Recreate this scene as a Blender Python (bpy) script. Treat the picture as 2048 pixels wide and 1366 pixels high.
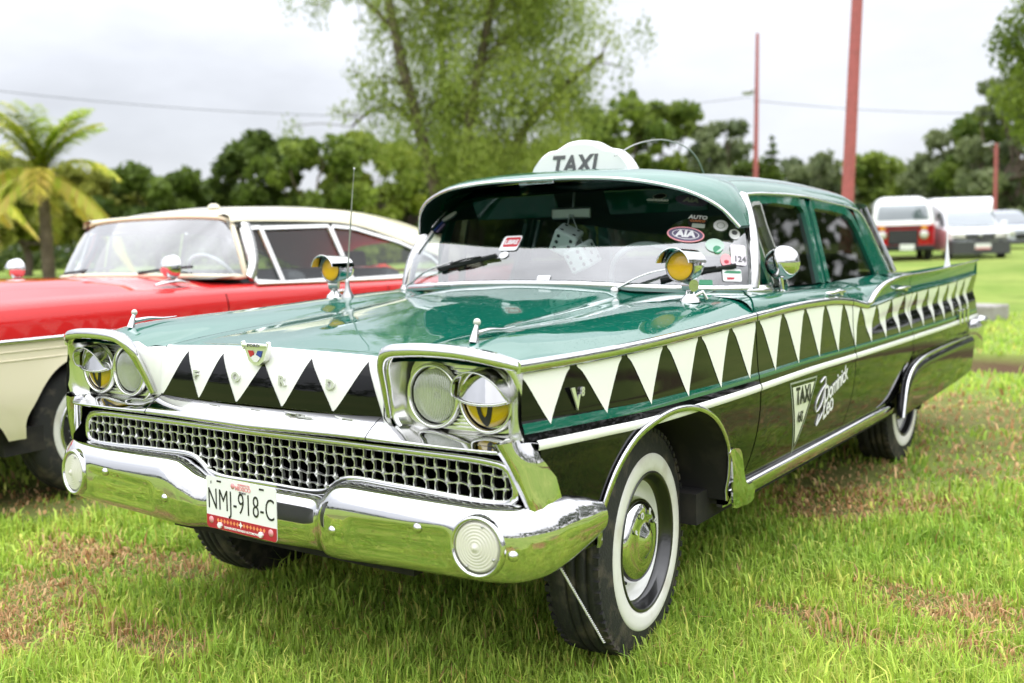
import bpy, bmesh, math, random
import numpy as np
from mathutils import Vector, Matrix
R = math.radians
sc = bpy.context.scene
for o in list(bpy.data.objects): bpy.data.objects.remove(o)

# ------------------------------------------------------------------ camera
YAW, PITCH, ROLL = R(-35.25), R(-5.62), R(-1.6)
CAM = np.array([2.237, -2.607, 1.221]); FPX = 2050.0
fw = np.array([math.sin(YAW)*math.cos(PITCH), math.cos(YAW)*math.cos(PITCH), math.sin(PITCH)])
rt = np.cross(fw, [0, 0, 1]); rt /= np.linalg.norm(rt); up = np.cross(rt, fw)
rt, up = math.cos(ROLL)*rt+math.sin(ROLL)*up, -math.sin(ROLL)*rt+math.cos(ROLL)*up
cd = bpy.data.cameras.new('camera'); cam = bpy.data.objects.new('camera', cd); sc.collection.objects.link(cam)
cam.matrix_world = Matrix(((rt[0], up[0], -fw[0], CAM[0]), (rt[1], up[1], -fw[1], CAM[1]), (rt[2], up[2], -fw[2], CAM[2]), (0, 0, 0, 1)))
cd.sensor_width = 36; cd.lens = 36*FPX/2048; cd.clip_start = .05; cd.clip_end = 3000
cd.dof.use_dof = True; cd.dof.focus_distance = 2.95; cd.dof.aperture_fstop = 2.3
sc.camera = cam

# ------------------------------------------------------------------ sky and sun (bright overcast)
SUN_EL, SUN_AZ = R(56), R(112)
w = bpy.data.worlds.new('World'); sc.world = w; w.use_nodes = True
nt = w.node_tree; nt.nodes.clear()
def wn(t, **k):
    n = nt.nodes.new(t)
    for a, b in k.items(): setattr(n, a, b)
    return n
wo = wn('ShaderNodeOutputWorld'); bg = wn('ShaderNodeBackground'); bg.inputs['Strength'].default_value = .1
sky = wn('ShaderNodeTexSky', sky_type='NISHITA', sun_disc=False, sun_elevation=SUN_EL, sun_rotation=SUN_AZ)
tc = wn('ShaderNodeTexCoord'); sep = wn('ShaderNodeSeparateXYZ')
nt.links.new(tc.outputs['Generated'], sep.inputs[0])
# cloud deck: brightness rises evenly towards the zenith as under a real overcast, broken by soft cloud noise
mr = wn('ShaderNodeMapRange'); mr.inputs[1].default_value = 0; mr.inputs[2].default_value = 1; mr.inputs[3].default_value = 5.2; mr.inputs[4].default_value = 26.5
pw = wn('ShaderNodeMath', operation='POWER', use_clamp=True); pw.inputs[1].default_value = 1.5; mx0 = wn('ShaderNodeMath', operation='MAXIMUM'); mx0.inputs[1].default_value = 0
nt.links.new(sep.outputs[2], mx0.inputs[0]); nt.links.new(mx0.outputs[0], pw.inputs[0]); nt.links.new(pw.outputs[0], mr.inputs[0])
mp = wn('ShaderNodeMapping'); mp.inputs['Scale'].default_value = (1.6, 1.6, 4.2)
nz = wn('ShaderNodeTexNoise'); nz.inputs['Scale'].default_value = 1.5; nz.inputs['Detail'].default_value = 6; nz.inputs['Roughness'].default_value = .55
nt.links.new(tc.outputs['Generated'], mp.inputs[0]); nt.links.new(mp.outputs[0], nz.inputs['Vector'])
mr2 = wn('ShaderNodeMapRange'); mr2.inputs[1].default_value = .3; mr2.inputs[2].default_value = .7; mr2.inputs[3].default_value = .76; mr2.inputs[4].default_value = 1.14
nt.links.new(nz.outputs['Fac'], mr2.inputs[0])
mul = wn('ShaderNodeMath', operation='MULTIPLY'); nt.links.new(mr.outputs[0], mul.inputs[0]); nt.links.new(mr2.outputs[0], mul.inputs[1])
comb = wn('ShaderNodeVectorMath', operation='SCALE'); comb.inputs[0].default_value = (.955, .98, 1.05)
nt.links.new(mul.outputs[0], comb.inputs['Scale'])
mix = wn('ShaderNodeMix', data_type='RGBA'); mix.inputs[0].default_value = .92
nt.links.new(sky.outputs[0], mix.inputs[6]); nt.links.new(comb.outputs[0], mix.inputs[7])
nt.links.new(mix.outputs[2], bg.inputs['Color']); nt.links.new(bg.outputs[0], wo.inputs[0])
sd = bpy.data.lights.new('sun', 'SUN'); sd.energy = .9; sd.angle = R(178); sd.color = (1, .96, .9)
so = bpy.data.objects.new('sun', sd); sc.collection.objects.link(so)
# the brightest part of the cloud stands to the right of the camera
so.rotation_euler = Vector((math.sin(SUN_AZ)*math.cos(SUN_EL), math.cos(SUN_AZ)*math.cos(SUN_EL), math.sin(SUN_EL))).to_track_quat('Z', 'Y').to_euler()
vs = sc.view_settings; vs.view_transform = 'Standard'; vs.look = 'None'; vs.exposure = 0.76; vs.gamma = 1
sc.render.engine = 'CYCLES'
cy = sc.cycles; cy.use_denoising = True; cy.max_bounces = 8; cy.diffuse_bounces = 3; cy.glossy_bounces = 4; cy.transmission_bounces = 6; cy.transparent_max_bounces = 16
cy.caustics_reflective = False; cy.caustics_refractive = False; cy.sample_clamp_indirect = 6

# ------------------------------------------------------------------ helpers
def pc(xs, ys):
    """monotone cubic through (xs, ys) -> vector function"""
    xs = np.asarray(xs, float); ys = np.asarray(ys, float); h = np.diff(xs); d = np.diff(ys)/h; n = len(xs); m = np.zeros(n)
    for i in range(1, n-1):
        if d[i-1]*d[i] > 0:
            a = 2*h[i]+h[i-1]; b = h[i]+2*h[i-1]; m[i] = (a+b)/(a/d[i-1]+b/d[i])
    m[0] = d[0]; m[-1] = d[-1]
    def f(x):
        x = np.asarray(x, float); xc = np.clip(x, xs[0], xs[-1]); i = np.clip(np.searchsorted(xs, xc)-1, 0, n-2); t = (xc-xs[i])/h[i]
        v = (2*t**3-3*t**2+1)*ys[i]+(t**3-2*t**2+t)*h[i]*m[i]+(-2*t**3+3*t**2)*ys[i+1]+(t**3-t**2)*h[i]*m[i+1]
        return v+np.where(x < xs[0], (x-xs[0])*m[0], 0)+np.where(x > xs[-1], (x-xs[-1])*m[-1], 0)
    return f
def cr(pts, n, closed=False):
    """smooth curve through points, n samples evenly by length"""
    p = np.asarray(pts, float)
    if closed: p = np.vstack([p[-2:], p, p[:3]])
    else: p = np.vstack([2*p[0]-p[1], p, 2*p[-1]-p[-2]])
    out = []
    lo, hi = (2, len(p)-3) if closed else (1, len(p)-2)
    for i in range(lo, hi):
        p0, p1, p2, p3 = p[i-1:i+3]
        t0 = 0; t1 = t0+max(np.linalg.norm(p1-p0), 1e-6)**.5; t2 = t1+max(np.linalg.norm(p2-p1), 1e-6)**.5; t3 = t2+max(np.linalg.norm(p3-p2), 1e-6)**.5
        for t in np.linspace(t1, t2, 14, endpoint=False):
            a1 = (t1-t)/(t1-t0)*p0+(t-t0)/(t1-t0)*p1; a2 = (t2-t)/(t2-t1)*p1+(t-t1)/(t2-t1)*p2; a3 = (t3-t)/(t3-t2)*p2+(t-t2)/(t3-t2)*p3
            b1 = (t2-t)/(t2-t0)*a1+(t-t0)/(t2-t0)*a2; b2 = (t3-t)/(t3-t1)*a2+(t-t1)/(t3-t1)*a3
            out.append((t2-t)/(t2-t1)*b1+(t-t1)/(t2-t1)*b2)
    out.append(p[hi]); out = np.array(out)
    return resample(out, n, closed)
def resample(p, n, closed=False):
    p = np.asarray(p, float); s = np.r_[0, np.cumsum(np.linalg.norm(np.diff(p, axis=0), axis=1))]
    q = np.linspace(0, s[-1], n+1)[:-1] if closed else np.linspace(0, s[-1], n)
    return np.stack([np.interp(q, s, p[:, k]) for k in range(p.shape[1])], 1)
def nrm(v): v = np.asarray(v, float); return v/max(np.linalg.norm(v), 1e-12)

class G:
    """collects geometry for one mesh object"""
    def __init__(s): s.v = []; s.f = []; s.m = []; s.s = []
    def add(s, V, F, mat=0, smooth=True):
        b = len(s.v); s.v += [tuple(map(float, q)) for q in V]
        for f in F: s.f.append(tuple(b+i for i in f)); s.m.append(mat); s.s.append(smooth)
        return s
    def grid(s, P, mat=0, cu=False, cv=False, smooth=True, flip=False):
        P = np.asarray(P, float); n, m = P.shape[:2]; F = []
        for i in range(n if cu else n-1):
            for j in range(m if cv else m-1):
                q = (i*m+j, ((i+1) % n)*m+j, ((i+1) % n)*m+(j+1) % m, i*m+(j+1) % m)
                F.append(q[::-1] if flip else q)
        return s.add(P.reshape(-1, 3), F, mat, smooth)
    def loftcap(s, loop, mat=0, smooth=False):
        return s.add(loop, [tuple(range(len(loop)))], mat, smooth)
    def sweep(s, path, prof, upv=(0, 0, 1), mat=0, closed=False, caps=True, scale=None, smooth=True, pclosed=True):
        """prof (a, b): a along side = tangent x up, b along up"""
        path = np.asarray(path, float); n = len(path); rows = []
        for i in range(n):
            a = path[(i-1) % n] if (closed or i) else path[0]; b = path[(i+1) % n] if (closed or i < n-1) else path[-1]
            t = nrm(b-a); u = upv[i] if np.ndim(upv) == 2 else upv
            sd_ = np.cross(t, u); sd_ = nrm(sd_) if np.linalg.norm(sd_) > 1e-6 else np.array([1., 0, 0]); u2 = np.cross(sd_, t)
            k = 1 if scale is None else scale[i]
            rows.append([path[i]+sd_*p[0]*k+u2*p[1]*k for p in prof])
        s.grid(rows, mat, cu=closed, cv=pclosed, smooth=smooth)
        if caps and not closed and pclosed: s.loftcap(rows[0], mat); s.loftcap(rows[-1][::-1], mat)
        return s
    def tube(s, path, r, n=8, mat=0, closed=False, caps=True):
        path = np.asarray(path, float); r = np.full(len(path), r) if np.ndim(r) == 0 else np.asarray(r)
        prof = [(math.cos(2*math.pi*k/n), math.sin(2*math.pi*k/n)) for k in range(n)]
        t = nrm(path[-1]-path[0]) if not closed else np.array([0, 0, 1.]); u = (0, 0, 1) if abs(t[2]) < .9 else (0, 1, 0)
        if closed: u = nrm(np.cross(path[1]-path[0], path[len(path)//3]-path[0]))
        return s.sweep(path, prof, u, mat, closed, caps, scale=r)
    def lathe(s, prof, o=(0, 0, 0), ax=(0, 0, 1), n=32, mat=0, smooth=True, cap0=False, cap1=False):
        ax = nrm(ax); a = nrm(np.cross(ax, (0, 0, 1) if abs(ax[2]) < .9 else (1, 0, 0))); b = np.cross(ax, a); o = np.asarray(o, float)
        rows = [[o+ax*h+(a*math.cos(2*math.pi*k/n)+b*math.sin(2*math.pi*k/n))*r for k in range(n)] for r, h in prof]
        s.grid(rows, mat, cv=True, smooth=smooth)
        if cap0: s.loftcap(rows[0], mat)
        if cap1: s.loftcap(rows[-1][::-1], mat)
        return s
    def box(s, c, d, M=None, bev=0.0, mat=0, smooth=False):
        bm = bmesh.new(); bmesh.ops.create_cube(bm, size=1); bmesh.ops.scale(bm, vec=d, verts=bm.verts)
        if bev: bmesh.ops.bevel(bm, geom=list(bm.edges), offset=bev, segments=2, profile=.5, affect='EDGES')
        bm.verts.index_update(); V = np.array([v.co for v in bm.verts]); F = [tuple(v.index for v in f.verts) for f in bm.faces]; bm.free()
        if M is not None: V = V@np.asarray(M, float).T
        return s.add(V+np.asarray(c, float), F, mat, smooth)
    def plate(s, loop, d, mat=0, smooth=False):
        """flat polygon loop (n,3) thickened by vector d"""
        A = np.asarray(loop, float); B = A+np.asarray(d, float); n = len(A)
        F = [tuple(range(n)), tuple(range(2*n-1, n-1, -1))]+[(i, n+i, n+(i+1) % n, (i+1) % n) for i in range(n)]
        return s.add(np.vstack([A, B]), F, mat, smooth)
    def mirror(s):
        g = G(); g.v = [(-x, y, z) for x, y, z in s.v]; g.f = [f[::-1] for f in s.f]; g.m = list(s.m); g.s = list(s.s); return g
    def xf(s, M, t=(0, 0, 0)):
        g = G(); V = np.asarray(s.v, float)@np.asarray(M, float).T+np.asarray(t, float); g.v = [tuple(q) for q in V]; g.f = list(s.f); g.m = list(s.m); g.s = list(s.s); return g
    def mesh(s, name, mats):
        me = bpy.data.meshes.new(name); me.from_pydata(s.v, [], s.f)
        for m in (mats if isinstance(mats, (list, tuple)) else [mats]): me.materials.append(m)
        me.polygons.foreach_set('material_index', s.m); me.polygons.foreach_set('use_smooth', s.s); me.validate(); me.update(); return me
    def obj(s, name, mats, parent=None, **k): return link(name, s.mesh(name, mats), parent, **k)
def link(name, data, parent=None, label=None, cat=None, group=None, kind=None, loc=None, rot=None):
    o = bpy.data.objects.new(name, data); sc.collection.objects.link(o)
    if parent is not None: o.parent = parent
    for a, b in (('label', label), ('category', cat), ('group', group), ('kind', kind)):
        if b: o[a] = b
    if loc is not None: o.location = loc
    if rot is not None: o.rotation_euler = rot
    return o
def empty(name, label, cat, loc=(0, 0, 0), rot=None, group=None):
    o = link(name, None, None, label, cat, group, None, loc, rot); o.empty_display_size = .2; return o
def both(g, name, mats, parent):
    return g.obj(name, mats, parent), g.mirror().obj(name, mats, parent)
def rotz(a): c, s = math.cos(a), math.sin(a); return np.array([[c, -s, 0], [s, c, 0], [0, 0, 1]])
def rotx(a): c, s = math.cos(a), math.sin(a); return np.array([[1, 0, 0], [0, c, -s], [0, s, c]])
def roty(a): c, s = math.cos(a), math.sin(a); return np.array([[c, 0, s], [0, 1, 0], [-s, 0, c]])
def copy_tree(o, parent=None):
    c = o.copy(); sc.collection.objects.link(c); c.parent = parent
    for ch in [x for x in bpy.data.objects if x.parent == o]: copy_tree(ch, c)
    return c

# ------------------------------------------------------------------ materials
def mat(name, col, rough=.5, metal=0, coat=0, spec=.5, trans=0, ior=1.5, bump=None, vary=None, alpha=1, sss=0):
    m = bpy.data.materials.new(name); m.use_nodes = True; t = m.node_tree; b = t.nodes['Principled BSDF']
    b.inputs['Base Color'].default_value = (*col, 1); b.inputs['Roughness'].default_value = rough; b.inputs['Metallic'].default_value = metal
    b.inputs['Coat Weight'].default_value = coat; b.inputs['Coat Roughness'].default_value = .02; b.inputs['Specular IOR Level'].default_value = spec
    b.inputs['Transmission Weight'].default_value = trans; b.inputs['IOR'].default_value = ior
    tcn = None
    def coord(scale, detail=4, rough_=.55):
        nonlocal tcn
        if tcn is None: tcn = t.nodes.new('ShaderNodeTexCoord')
        n = t.nodes.new('ShaderNodeTexNoise'); n.inputs['Scale'].default_value = scale; n.inputs['Detail'].default_value = detail; n.inputs['Roughness'].default_value = rough_
        t.links.new(tcn.outputs['Object'], n.inputs['Vector']); return n
    if vary:   # (scale, colour2, contrast lo, hi)
        n = coord(vary[0]); r = t.nodes.new('ShaderNodeMapRange'); r.inputs[1].default_value = vary[2]; r.inputs[2].default_value = vary[3]
        t.links.new(n.outputs['Fac'], r.inputs[0]); x = t.nodes.new('ShaderNodeMix'); x.data_type = 'RGBA'; x.inputs[6].default_value = (*col, 1); x.inputs[7].default_value = (*vary[1], 1)
        t.links.new(r.outputs[0], x.inputs[0]); t.links.new(x.outputs[2], b.inputs['Base Color'])
    if bump:   # (scale, strength, distance)
        n = coord(bump[0], 3); bu = t.nodes.new('ShaderNodeBump'); bu.inputs['Strength'].default_value = bump[1]; bu.inputs['Distance'].default_value = bump[2]
        t.links.new(n.outputs['Fac'], bu.inputs['Height']); t.links.new(bu.outputs[0], b.inputs['Normal'])
        if coat: t.links.new(bu.outputs[0], b.inputs['Coat Normal'])
    return m
def glassmat(name, tint=(.9, .95, .95), f0=.06, rough=.0, boost=1.0, body=None):
    """thin glass sheet: tinted see-through mixed with mirror by Schlick's law, either side of the pane"""
    m = bpy.data.materials.new(name); m.use_nodes = True; t = m.node_tree; t.nodes.clear(); N = t.nodes.new
    out = N('ShaderNodeOutputMaterial'); ge = N('ShaderNodeNewGeometry'); dt = N('ShaderNodeVectorMath'); dt.operation = 'DOT_PRODUCT'
    t.links.new(ge.outputs['Incoming'], dt.inputs[0]); t.links.new(ge.outputs['Normal'], dt.inputs[1])
    def mth(op, a, b=None):
        n = N('ShaderNodeMath'); n.operation = op
        for k, q in enumerate((a, b)):
            if q is None: continue
            if isinstance(q, (int, float)): n.inputs[k].default_value = q
            else: t.links.new(q, n.inputs[k])
        return n.outputs[0]
    c = mth('ABSOLUTE', dt.outputs['Value']); p = mth('POWER', mth('SUBTRACT', 1., c), 5.); fr = mth('MINIMUM', mth('MULTIPLY', mth('ADD', mth('MULTIPLY', p, 1-f0), f0), boost), 1.)
    tr = N('ShaderNodeBsdfTransparent'); tr.inputs[0].default_value = (*tint, 1); gl = N('ShaderNodeBsdfGlossy'); gl.inputs['Roughness'].default_value = rough; gl.inputs[0].default_value = (1, 1, 1, 1)
    base = tr.outputs[0]
    if body:
        df = N('ShaderNodeBsdfDiffuse'); df.inputs[0].default_value = (*body[0], 1); mx0 = N('ShaderNodeMixShader'); mx0.inputs[0].default_value = body[1]
        t.links.new(base, mx0.inputs[1]); t.links.new(df.outputs[0], mx0.inputs[2]); base = mx0.outputs[0]
    mx = N('ShaderNodeMixShader'); t.links.new(fr, mx.inputs[0]); t.links.new(base, mx.inputs[1]); t.links.new(gl.outputs[0], mx.inputs[2]); t.links.new(mx.outputs[0], out.inputs[0])
    return m
def paint(name, col, drops=False):
    m = mat(name, col, .32, 0, 1.0, 0.0)
    t = m.node_tree; b = t.nodes['Principled BSDF']; tg = t.nodes.new('ShaderNodeTexCoord'); n1 = t.nodes.new('ShaderNodeTexNoise'); n1.inputs['Scale'].default_value = 5; n1.inputs['Detail'].default_value = 7; n1.inputs['Roughness'].default_value = .65
    r1 = t.nodes.new('ShaderNodeMapRange'); r1.inputs[1].default_value = .42; r1.inputs[2].default_value = .75; r1.inputs[3].default_value = .015; r1.inputs[4].default_value = .12
    n2 = t.nodes.new('ShaderNodeTexNoise'); n2.inputs['Scale'].default_value = 3.2; n2.inputs['Detail'].default_value = 2; b2 = t.nodes.new('ShaderNodeBump'); b2.inputs['Strength'].default_value = .10; b2.inputs['Distance'].default_value = .012
    t.links.new(tg.outputs['Object'], n1.inputs['Vector']); t.links.new(tg.outputs['Object'], n2.inputs['Vector']); t.links.new(n1.outputs['Fac'], r1.inputs[0]); t.links.new(r1.outputs[0], b.inputs['Coat Roughness']); t.links.new(n2.outputs['Fac'], b2.inputs['Height']); t.links.new(b2.outputs[0], b.inputs['Coat Normal'])
    if drops:  # beads of rain on the lacquer
        tcn = t.nodes.new('ShaderNodeTexCoord'); vo = t.nodes.new('ShaderNodeTexVoronoi'); vo.inputs['Scale'].default_value = 170
        r = t.nodes.new('ShaderNodeMapRange'); r.inputs[1].default_value = .0; r.inputs[2].default_value = .32; r.inputs[3].default_value = 1; r.inputs[4].default_value = 0
        nz_ = t.nodes.new('ShaderNodeTexNoise'); nz_.inputs['Scale'].default_value = 60; r2 = t.nodes.new('ShaderNodeMapRange'); r2.inputs[1].default_value = .5; r2.inputs[2].default_value = .62
        mu = t.nodes.new('ShaderNodeMath'); mu.operation = 'MULTIPLY'; bu = t.nodes.new('ShaderNodeBump'); bu.inputs['Strength'].default_value = .22; bu.inputs['Distance'].default_value = .0016; t.links.new(b2.outputs[0], bu.inputs['Normal'])
        for k in (vo, nz_): t.links.new(tcn.outputs['Object'], k.inputs['Vector'])
        t.links.new(vo.outputs['Distance'], r.inputs[0]); t.links.new(nz_.outputs['Fac'], r2.inputs[0]); t.links.new(r.outputs[0], mu.inputs[0]); t.links.new(r2.outputs[0], mu.inputs[1])
        t.links.new(mu.outputs[0], bu.inputs['Height']); t.links.new(bu.outputs[0], b.inputs['Coat Normal'])
    return m
M = {}
M['green'] = paint('green_paint', (.005, .104, .066), True); M['green'].node_tree.nodes['Principled BSDF'].inputs['Coat IOR'].default_value = 1.85
M['black'] = paint('black_paint', (.004, .004, .0045)); M['black'].node_tree.nodes['Principled BSDF'].inputs['Coat IOR'].default_value = 1.38
M['white'] = paint('white_paint', (.80, .80, .77))
M['chrome'] = mat('chrome', (.64, .64, .645), .04, 1, bump=(9, .035, .01))
_t = M['chrome'].node_tree; _tc = _t.nodes.new('ShaderNodeTexCoord'); _n = _t.nodes.new('ShaderNodeTexNoise'); _n.inputs['Scale'].default_value = 14; _n.inputs['Detail'].default_value = 8; _n.inputs['Roughness'].default_value = .7; _r = _t.nodes.new('ShaderNodeMapRange'); _r.inputs[1].default_value = .45; _r.inputs[2].default_value = .8; _r.inputs[3].default_value = .025; _r.inputs[4].default_value = .16
_t.links.new(_tc.outputs['Object'], _n.inputs['Vector']); _t.links.new(_n.outputs['Fac'], _r.inputs[0]); _t.links.new(_r.outputs[0], _t.nodes['Principled BSDF'].inputs['Roughness'])
M['chrome2'] = mat('worn_chrome', (.58, .58, .57), .16, 1, bump=(30, .08, .01))
M['alu'] = mat('anodised_trim', (.72, .72, .69), .24, 1)
M['bright'] = mat('grille_metal', (.80, .80, .78), .28, .75)
M['rubber'] = mat('black_rubber', (.018, .018, .018), .75, bump=(120, .3, .003))
M['tyre'] = mat('tyre_rubber', (.016, .016, .016), .72, bump=(140, .55, .004), vary=(16, (.10, .082, .060), .50, .76))
M['whitewall'] = mat('whitewall_rubber', (.74, .73, .69), .55, bump=(60, .08, .003), vary=(9, (.52, .48, .40), .50, .80))
M['dark'] = mat('underbody_dark', (.012, .011, .010), .9, vary=(9, (.03, .026, .02), .5, .7))
M['black_flat'] = mat('black_trim', (.006, .006, .006), .45)
M['rimblack'] = mat('black_wheel_paint', (.008, .008, .008), .3, coat=.6)
M['cloth'] = mat('seat_vinyl', (.012, .03, .025), .5)
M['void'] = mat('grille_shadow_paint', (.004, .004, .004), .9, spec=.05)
M['inside'] = mat('interior_dark', (.010, .013, .012), .7)
M['glass'] = glassmat('windscreen_glass', (.60, .68, .66), .09, 0, 2.0)
M['tint'] = glassmat('tinted_glass', (.16, .16, .155), .016, 0, 1.0)
M['rearglass'] = glassmat('rear_glass', (.30, .31, .30), .05, 0, 1.2)
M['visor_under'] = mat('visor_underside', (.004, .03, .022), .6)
M['clear'] = glassmat('lamp_glass', (.93, .95, .93), .06, .02, 1.3, ((.82, .83, .80), .26))
M['flute'] = glassmat('fluted_glass', (.9, .92, .9), .10, .05, 1.6, ((.85, .86, .83), .45))
M['lensw'] = mat('frosted_lamp_lens', (.62, .60, .52), .18, coat=.8, bump=(25, .1, .003))
M['refl'] = mat('lamp_reflector', (.86, .86, .84), .14, 1)
M['yellow'] = mat('yellow_lamp_lens', (.56, .37, .004), .12, coat=1, spec=.6)
M['amber'] = mat('amber_lamp_lens', (.88, .46, .012), .15, coat=.6, spec=.4)
M['ink'] = mat('black_ink', (.006, .006, .006), .5)
M['ink2'] = mat('grey_ink', (.10, .10, .105), .5)
M['plate'] = mat('plate_white', (.78, .78, .77), .35)
M['platered'] = mat('plate_red', (.40, .012, .035), .35)
M['greycloth'] = mat('grey_headlining', (.34, .34, .33), .8)
M['pink'] = mat('pale_pink_print', (.75, .30, .32), .4)
M['orange'] = mat('orange_print', (.75, .25, .10), .4)
M['bluep'] = mat('blue_print', (.03, .06, .30), .4)
M['redp'] = mat('red_print', (.45, .02, .03), .4)
M['greenp'] = mat('green_print', (.02, .22, .10), .4)
M['lilac'] = mat('dark_purple_print', (.10, .08, .14), .4)
M['dice'] = mat('dice_white', (.86, .86, .85), .5)
M['sticker'] = mat('sticker_white', (.72, .71, .72), .4)
M['signw'] = mat('sign_white_plastic', (.80, .80, .79), .3, coat=.2)
M['steel'] = mat('bare_steel', (.42, .42, .41), .35, 1)
def text(name, s, size, mt, parent, loc, M3, shear=0, off=0, ext=.0006, width=1.0, align='CENTER', space=1.0):
    """flat lettering; M3 columns: text right, text up, outwards"""
    c = bpy.data.curves.new(name, 'FONT'); c.body = s; c.size = size; c.align_x = align; c.align_y = 'CENTER'; c.shear = shear; c.offset = off; c.extrude = ext; c.space_character = space; c.resolution_u = 4
    c.materials.append(mt); to = bpy.data.objects.new('t', c); sc.collection.objects.link(to); bpy.context.view_layer.update()
    me = bpy.data.meshes.new_from_object(to.evaluated_get(bpy.context.evaluated_depsgraph_get())); me.name = name; bpy.data.objects.remove(to); bpy.data.curves.remove(c); o = link(name, me, parent)
    m = np.asarray(M3, float); o.matrix_local = Matrix([[m[i][0]*width, m[i][1], m[i][2], loc[i]] for i in range(3)]+[[0, 0, 0, 1]]); return o
def frame(rv, uv):
    r_ = nrm(rv); u_ = np.asarray(uv, float); u_ = nrm(u_-r_*(u_@r_)); n_ = np.cross(r_, u_); return np.stack([r_, u_, n_], 1)
M['palegreen'] = mat('pale_green_print', (.42, .56, .48), .4)
M['lilacpale'] = mat('pale_lilac_print', (.66, .60, .66), .4)
M['outline'] = mat('pale_outline', (.30, .33, .28), .4)
# ================================================================== TAXI (origin: ground under its front axle, +y to its tail, +x to its driver's side)
taxi = empty('taxi', 'green and black old sedan taxi painted with white crocodile teeth along its sides', 'taxi')
ZTOP = pc([-.74, -.28, .36, 1.03, 1.37, 1.62, 1.87, 2.4, 3.4, 4.2], [.917, .918, .928, .942, .936, .918, .890, .912, .921, .935])
ZS = pc([-.734, -.441, -.11, .585, .989, 1.632, 2.571, 3.965], [.749, .740, .726, .716, .716, .708, .698, .687])
XO = pc([-.74, -.62, -.45, -.2, 3.2, 4.2], [-.050, -.032, -.012, 0, 0, -.02])
OV = pc([-.7, .6, 1.7, 2.4, 4.2], [.0, .003, .008, .014, .017])
XTOP = pc([-.7, .6, 1.6, 2.2, 4.2], [.947, .952, .958, .962, .962])
CZ = pc([-.7, -.3, .4, 1.2, 4.2], [1.0, .95, .62, .5, .5])
def XS1(y, z):
    zt = float(ZTOP(y)); zs = float(ZS(y)); ov = float(OV(y)); h = zt-zs
    lz = [zs-.46, zs-.36, zs-.26, zs-.12, zs-.02, zs, zs+.03, zs+.055, zs+.42*h, zs+.62*h, zs+.82*h, zt+.001]
    xt = float(XTOP(y))
    cz = float(CZ(y)); o5 = .0145*cz; ot = .0135+.0070*cz; fr_ = float(np.clip((y-1.5)/.9, 0, 1)); lx = [.872, .906, .943, .964, .970, .9695, .9695-.0085*cz, .9695-o5, .9695-o5-(ot-o5)*.25-.3*ov*fr_, .9695-o5-(ot-o5)*.5-ov*fr_, .9695-o5-(ot-o5)*.75*(1-fr_)-.6*ov*fr_, (.9695-ot)*(1-fr_)+xt*fr_]
    return pc(lz, lx)(z)+float(XO(y))
def XS(y, z):
    y = np.atleast_1d(y); z = np.atleast_1d(z); y, z = np.broadcast_arrays(y, z); out = np.empty(y.shape)
    for i in np.ndindex(y.shape): out[i] = XS1(y[i], z[i])
    return out
def side_pts(Y, Z, off=0.0):
    return np.stack([XS(Y, Z)+off, np.broadcast_to(Y, np.shape(Z))*1.0, np.asarray(Z)*1.0], -1)
def gap(y0):           # door gaps: straight down to the stripe, then curving forward
    return lambda z: y0-.10*np.clip((.66-np.asarray(z))/.26, 0, 1.3)**2
gap1, gap2, gap3 = gap(.602), gap(1.642), lambda z: np.full(np.shape(z), 2.565)
GW = .004              # half width of a door gap
def side_sheet(g, ya, yb, za, zb, n, m, mi=0):
    """za, zb: functions of column y (top, bottom); ya, yb: functions of z"""
    rows = []
    for j in np.linspace(0, 1, m):
        row = []
        for i in np.linspace(0, 1, n):
            ym = (1-i)*float(ya(.8))+i*float(yb(.8)); z = (1-j)*float(za(ym))+j*float(zb(ym)); y = (1-i)*float(ya(z))+i*float(yb(z)); row.append((float(XS1(y, z)), y, z))
        rows.append(row)
    return g.grid(rows, mi, flip=True)
# ---- upper edge line (belt moulding, then fin edge) and belt line
ZE = pc([-.74, -.28, .36, 1.03, 1.37, 1.62, 1.80, 1.87, 1.944, 2.04, 2.138, 2.39, 2.87, 3.42, 4.19], [.942, .943, .953, .967, .962, .943, .917, .908, .942, .972, .988, 1.002, 1.003, 1.009, 1.019])
XE = lambda y: .945+XO(y)+np.interp(y, [1.8, 2.2, 4.2], [0, .012, .016])
ZB = pc([.6, .9, 1.2, 1.64, 2.05, 2.57, 2.9], [1.02, 1.018, 1.012, 1.001, 1.004, 1.006, 1.004])
def upper_row(y, tt):
    """points from edge line up and in to the belt"""
    xe, ze, zb = float(XE(y)), float(ZE(y)), float(ZB(y)); d = zb-ze
    f = np.clip((y-1.85)/.35, 0, 1)
    xs = np.array([xe, xe-.008, xe-.035, .865, .80]); zs = np.array([ze, ze+.36*d+.002, ze+.68*d+.005, zb-.006, zb])
    zf = np.array([ze, ze-.004, ze-.012, ze*.5+zb*.5-.012, zb]); zs = zs*(1-f)+zf*f
    p = np.stack([xs, np.full(5, y), zs], 1); c = cr(p, 25); return np.stack([np.interp(tt, np.linspace(0, 1, 25), c[:, k]) for k in range(3)], 1)
T9 = np.linspace(0, 1, 11)
def upper_sheet(g, ya, yb, n, mi=0):
    """ya, yb functions of t (0 edge .. 1 belt)"""
    P = np.zeros((n, len(T9), 3))
    for i, u in enumerate(np.linspace(0, 1, n)):
        for j, t in enumerate(T9):
            y = (1-u)*ya(t)+u*yb(t); P[i, j] = upper_row(y, np.array([t]))[0]
    return g.grid(P, mi)
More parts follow.
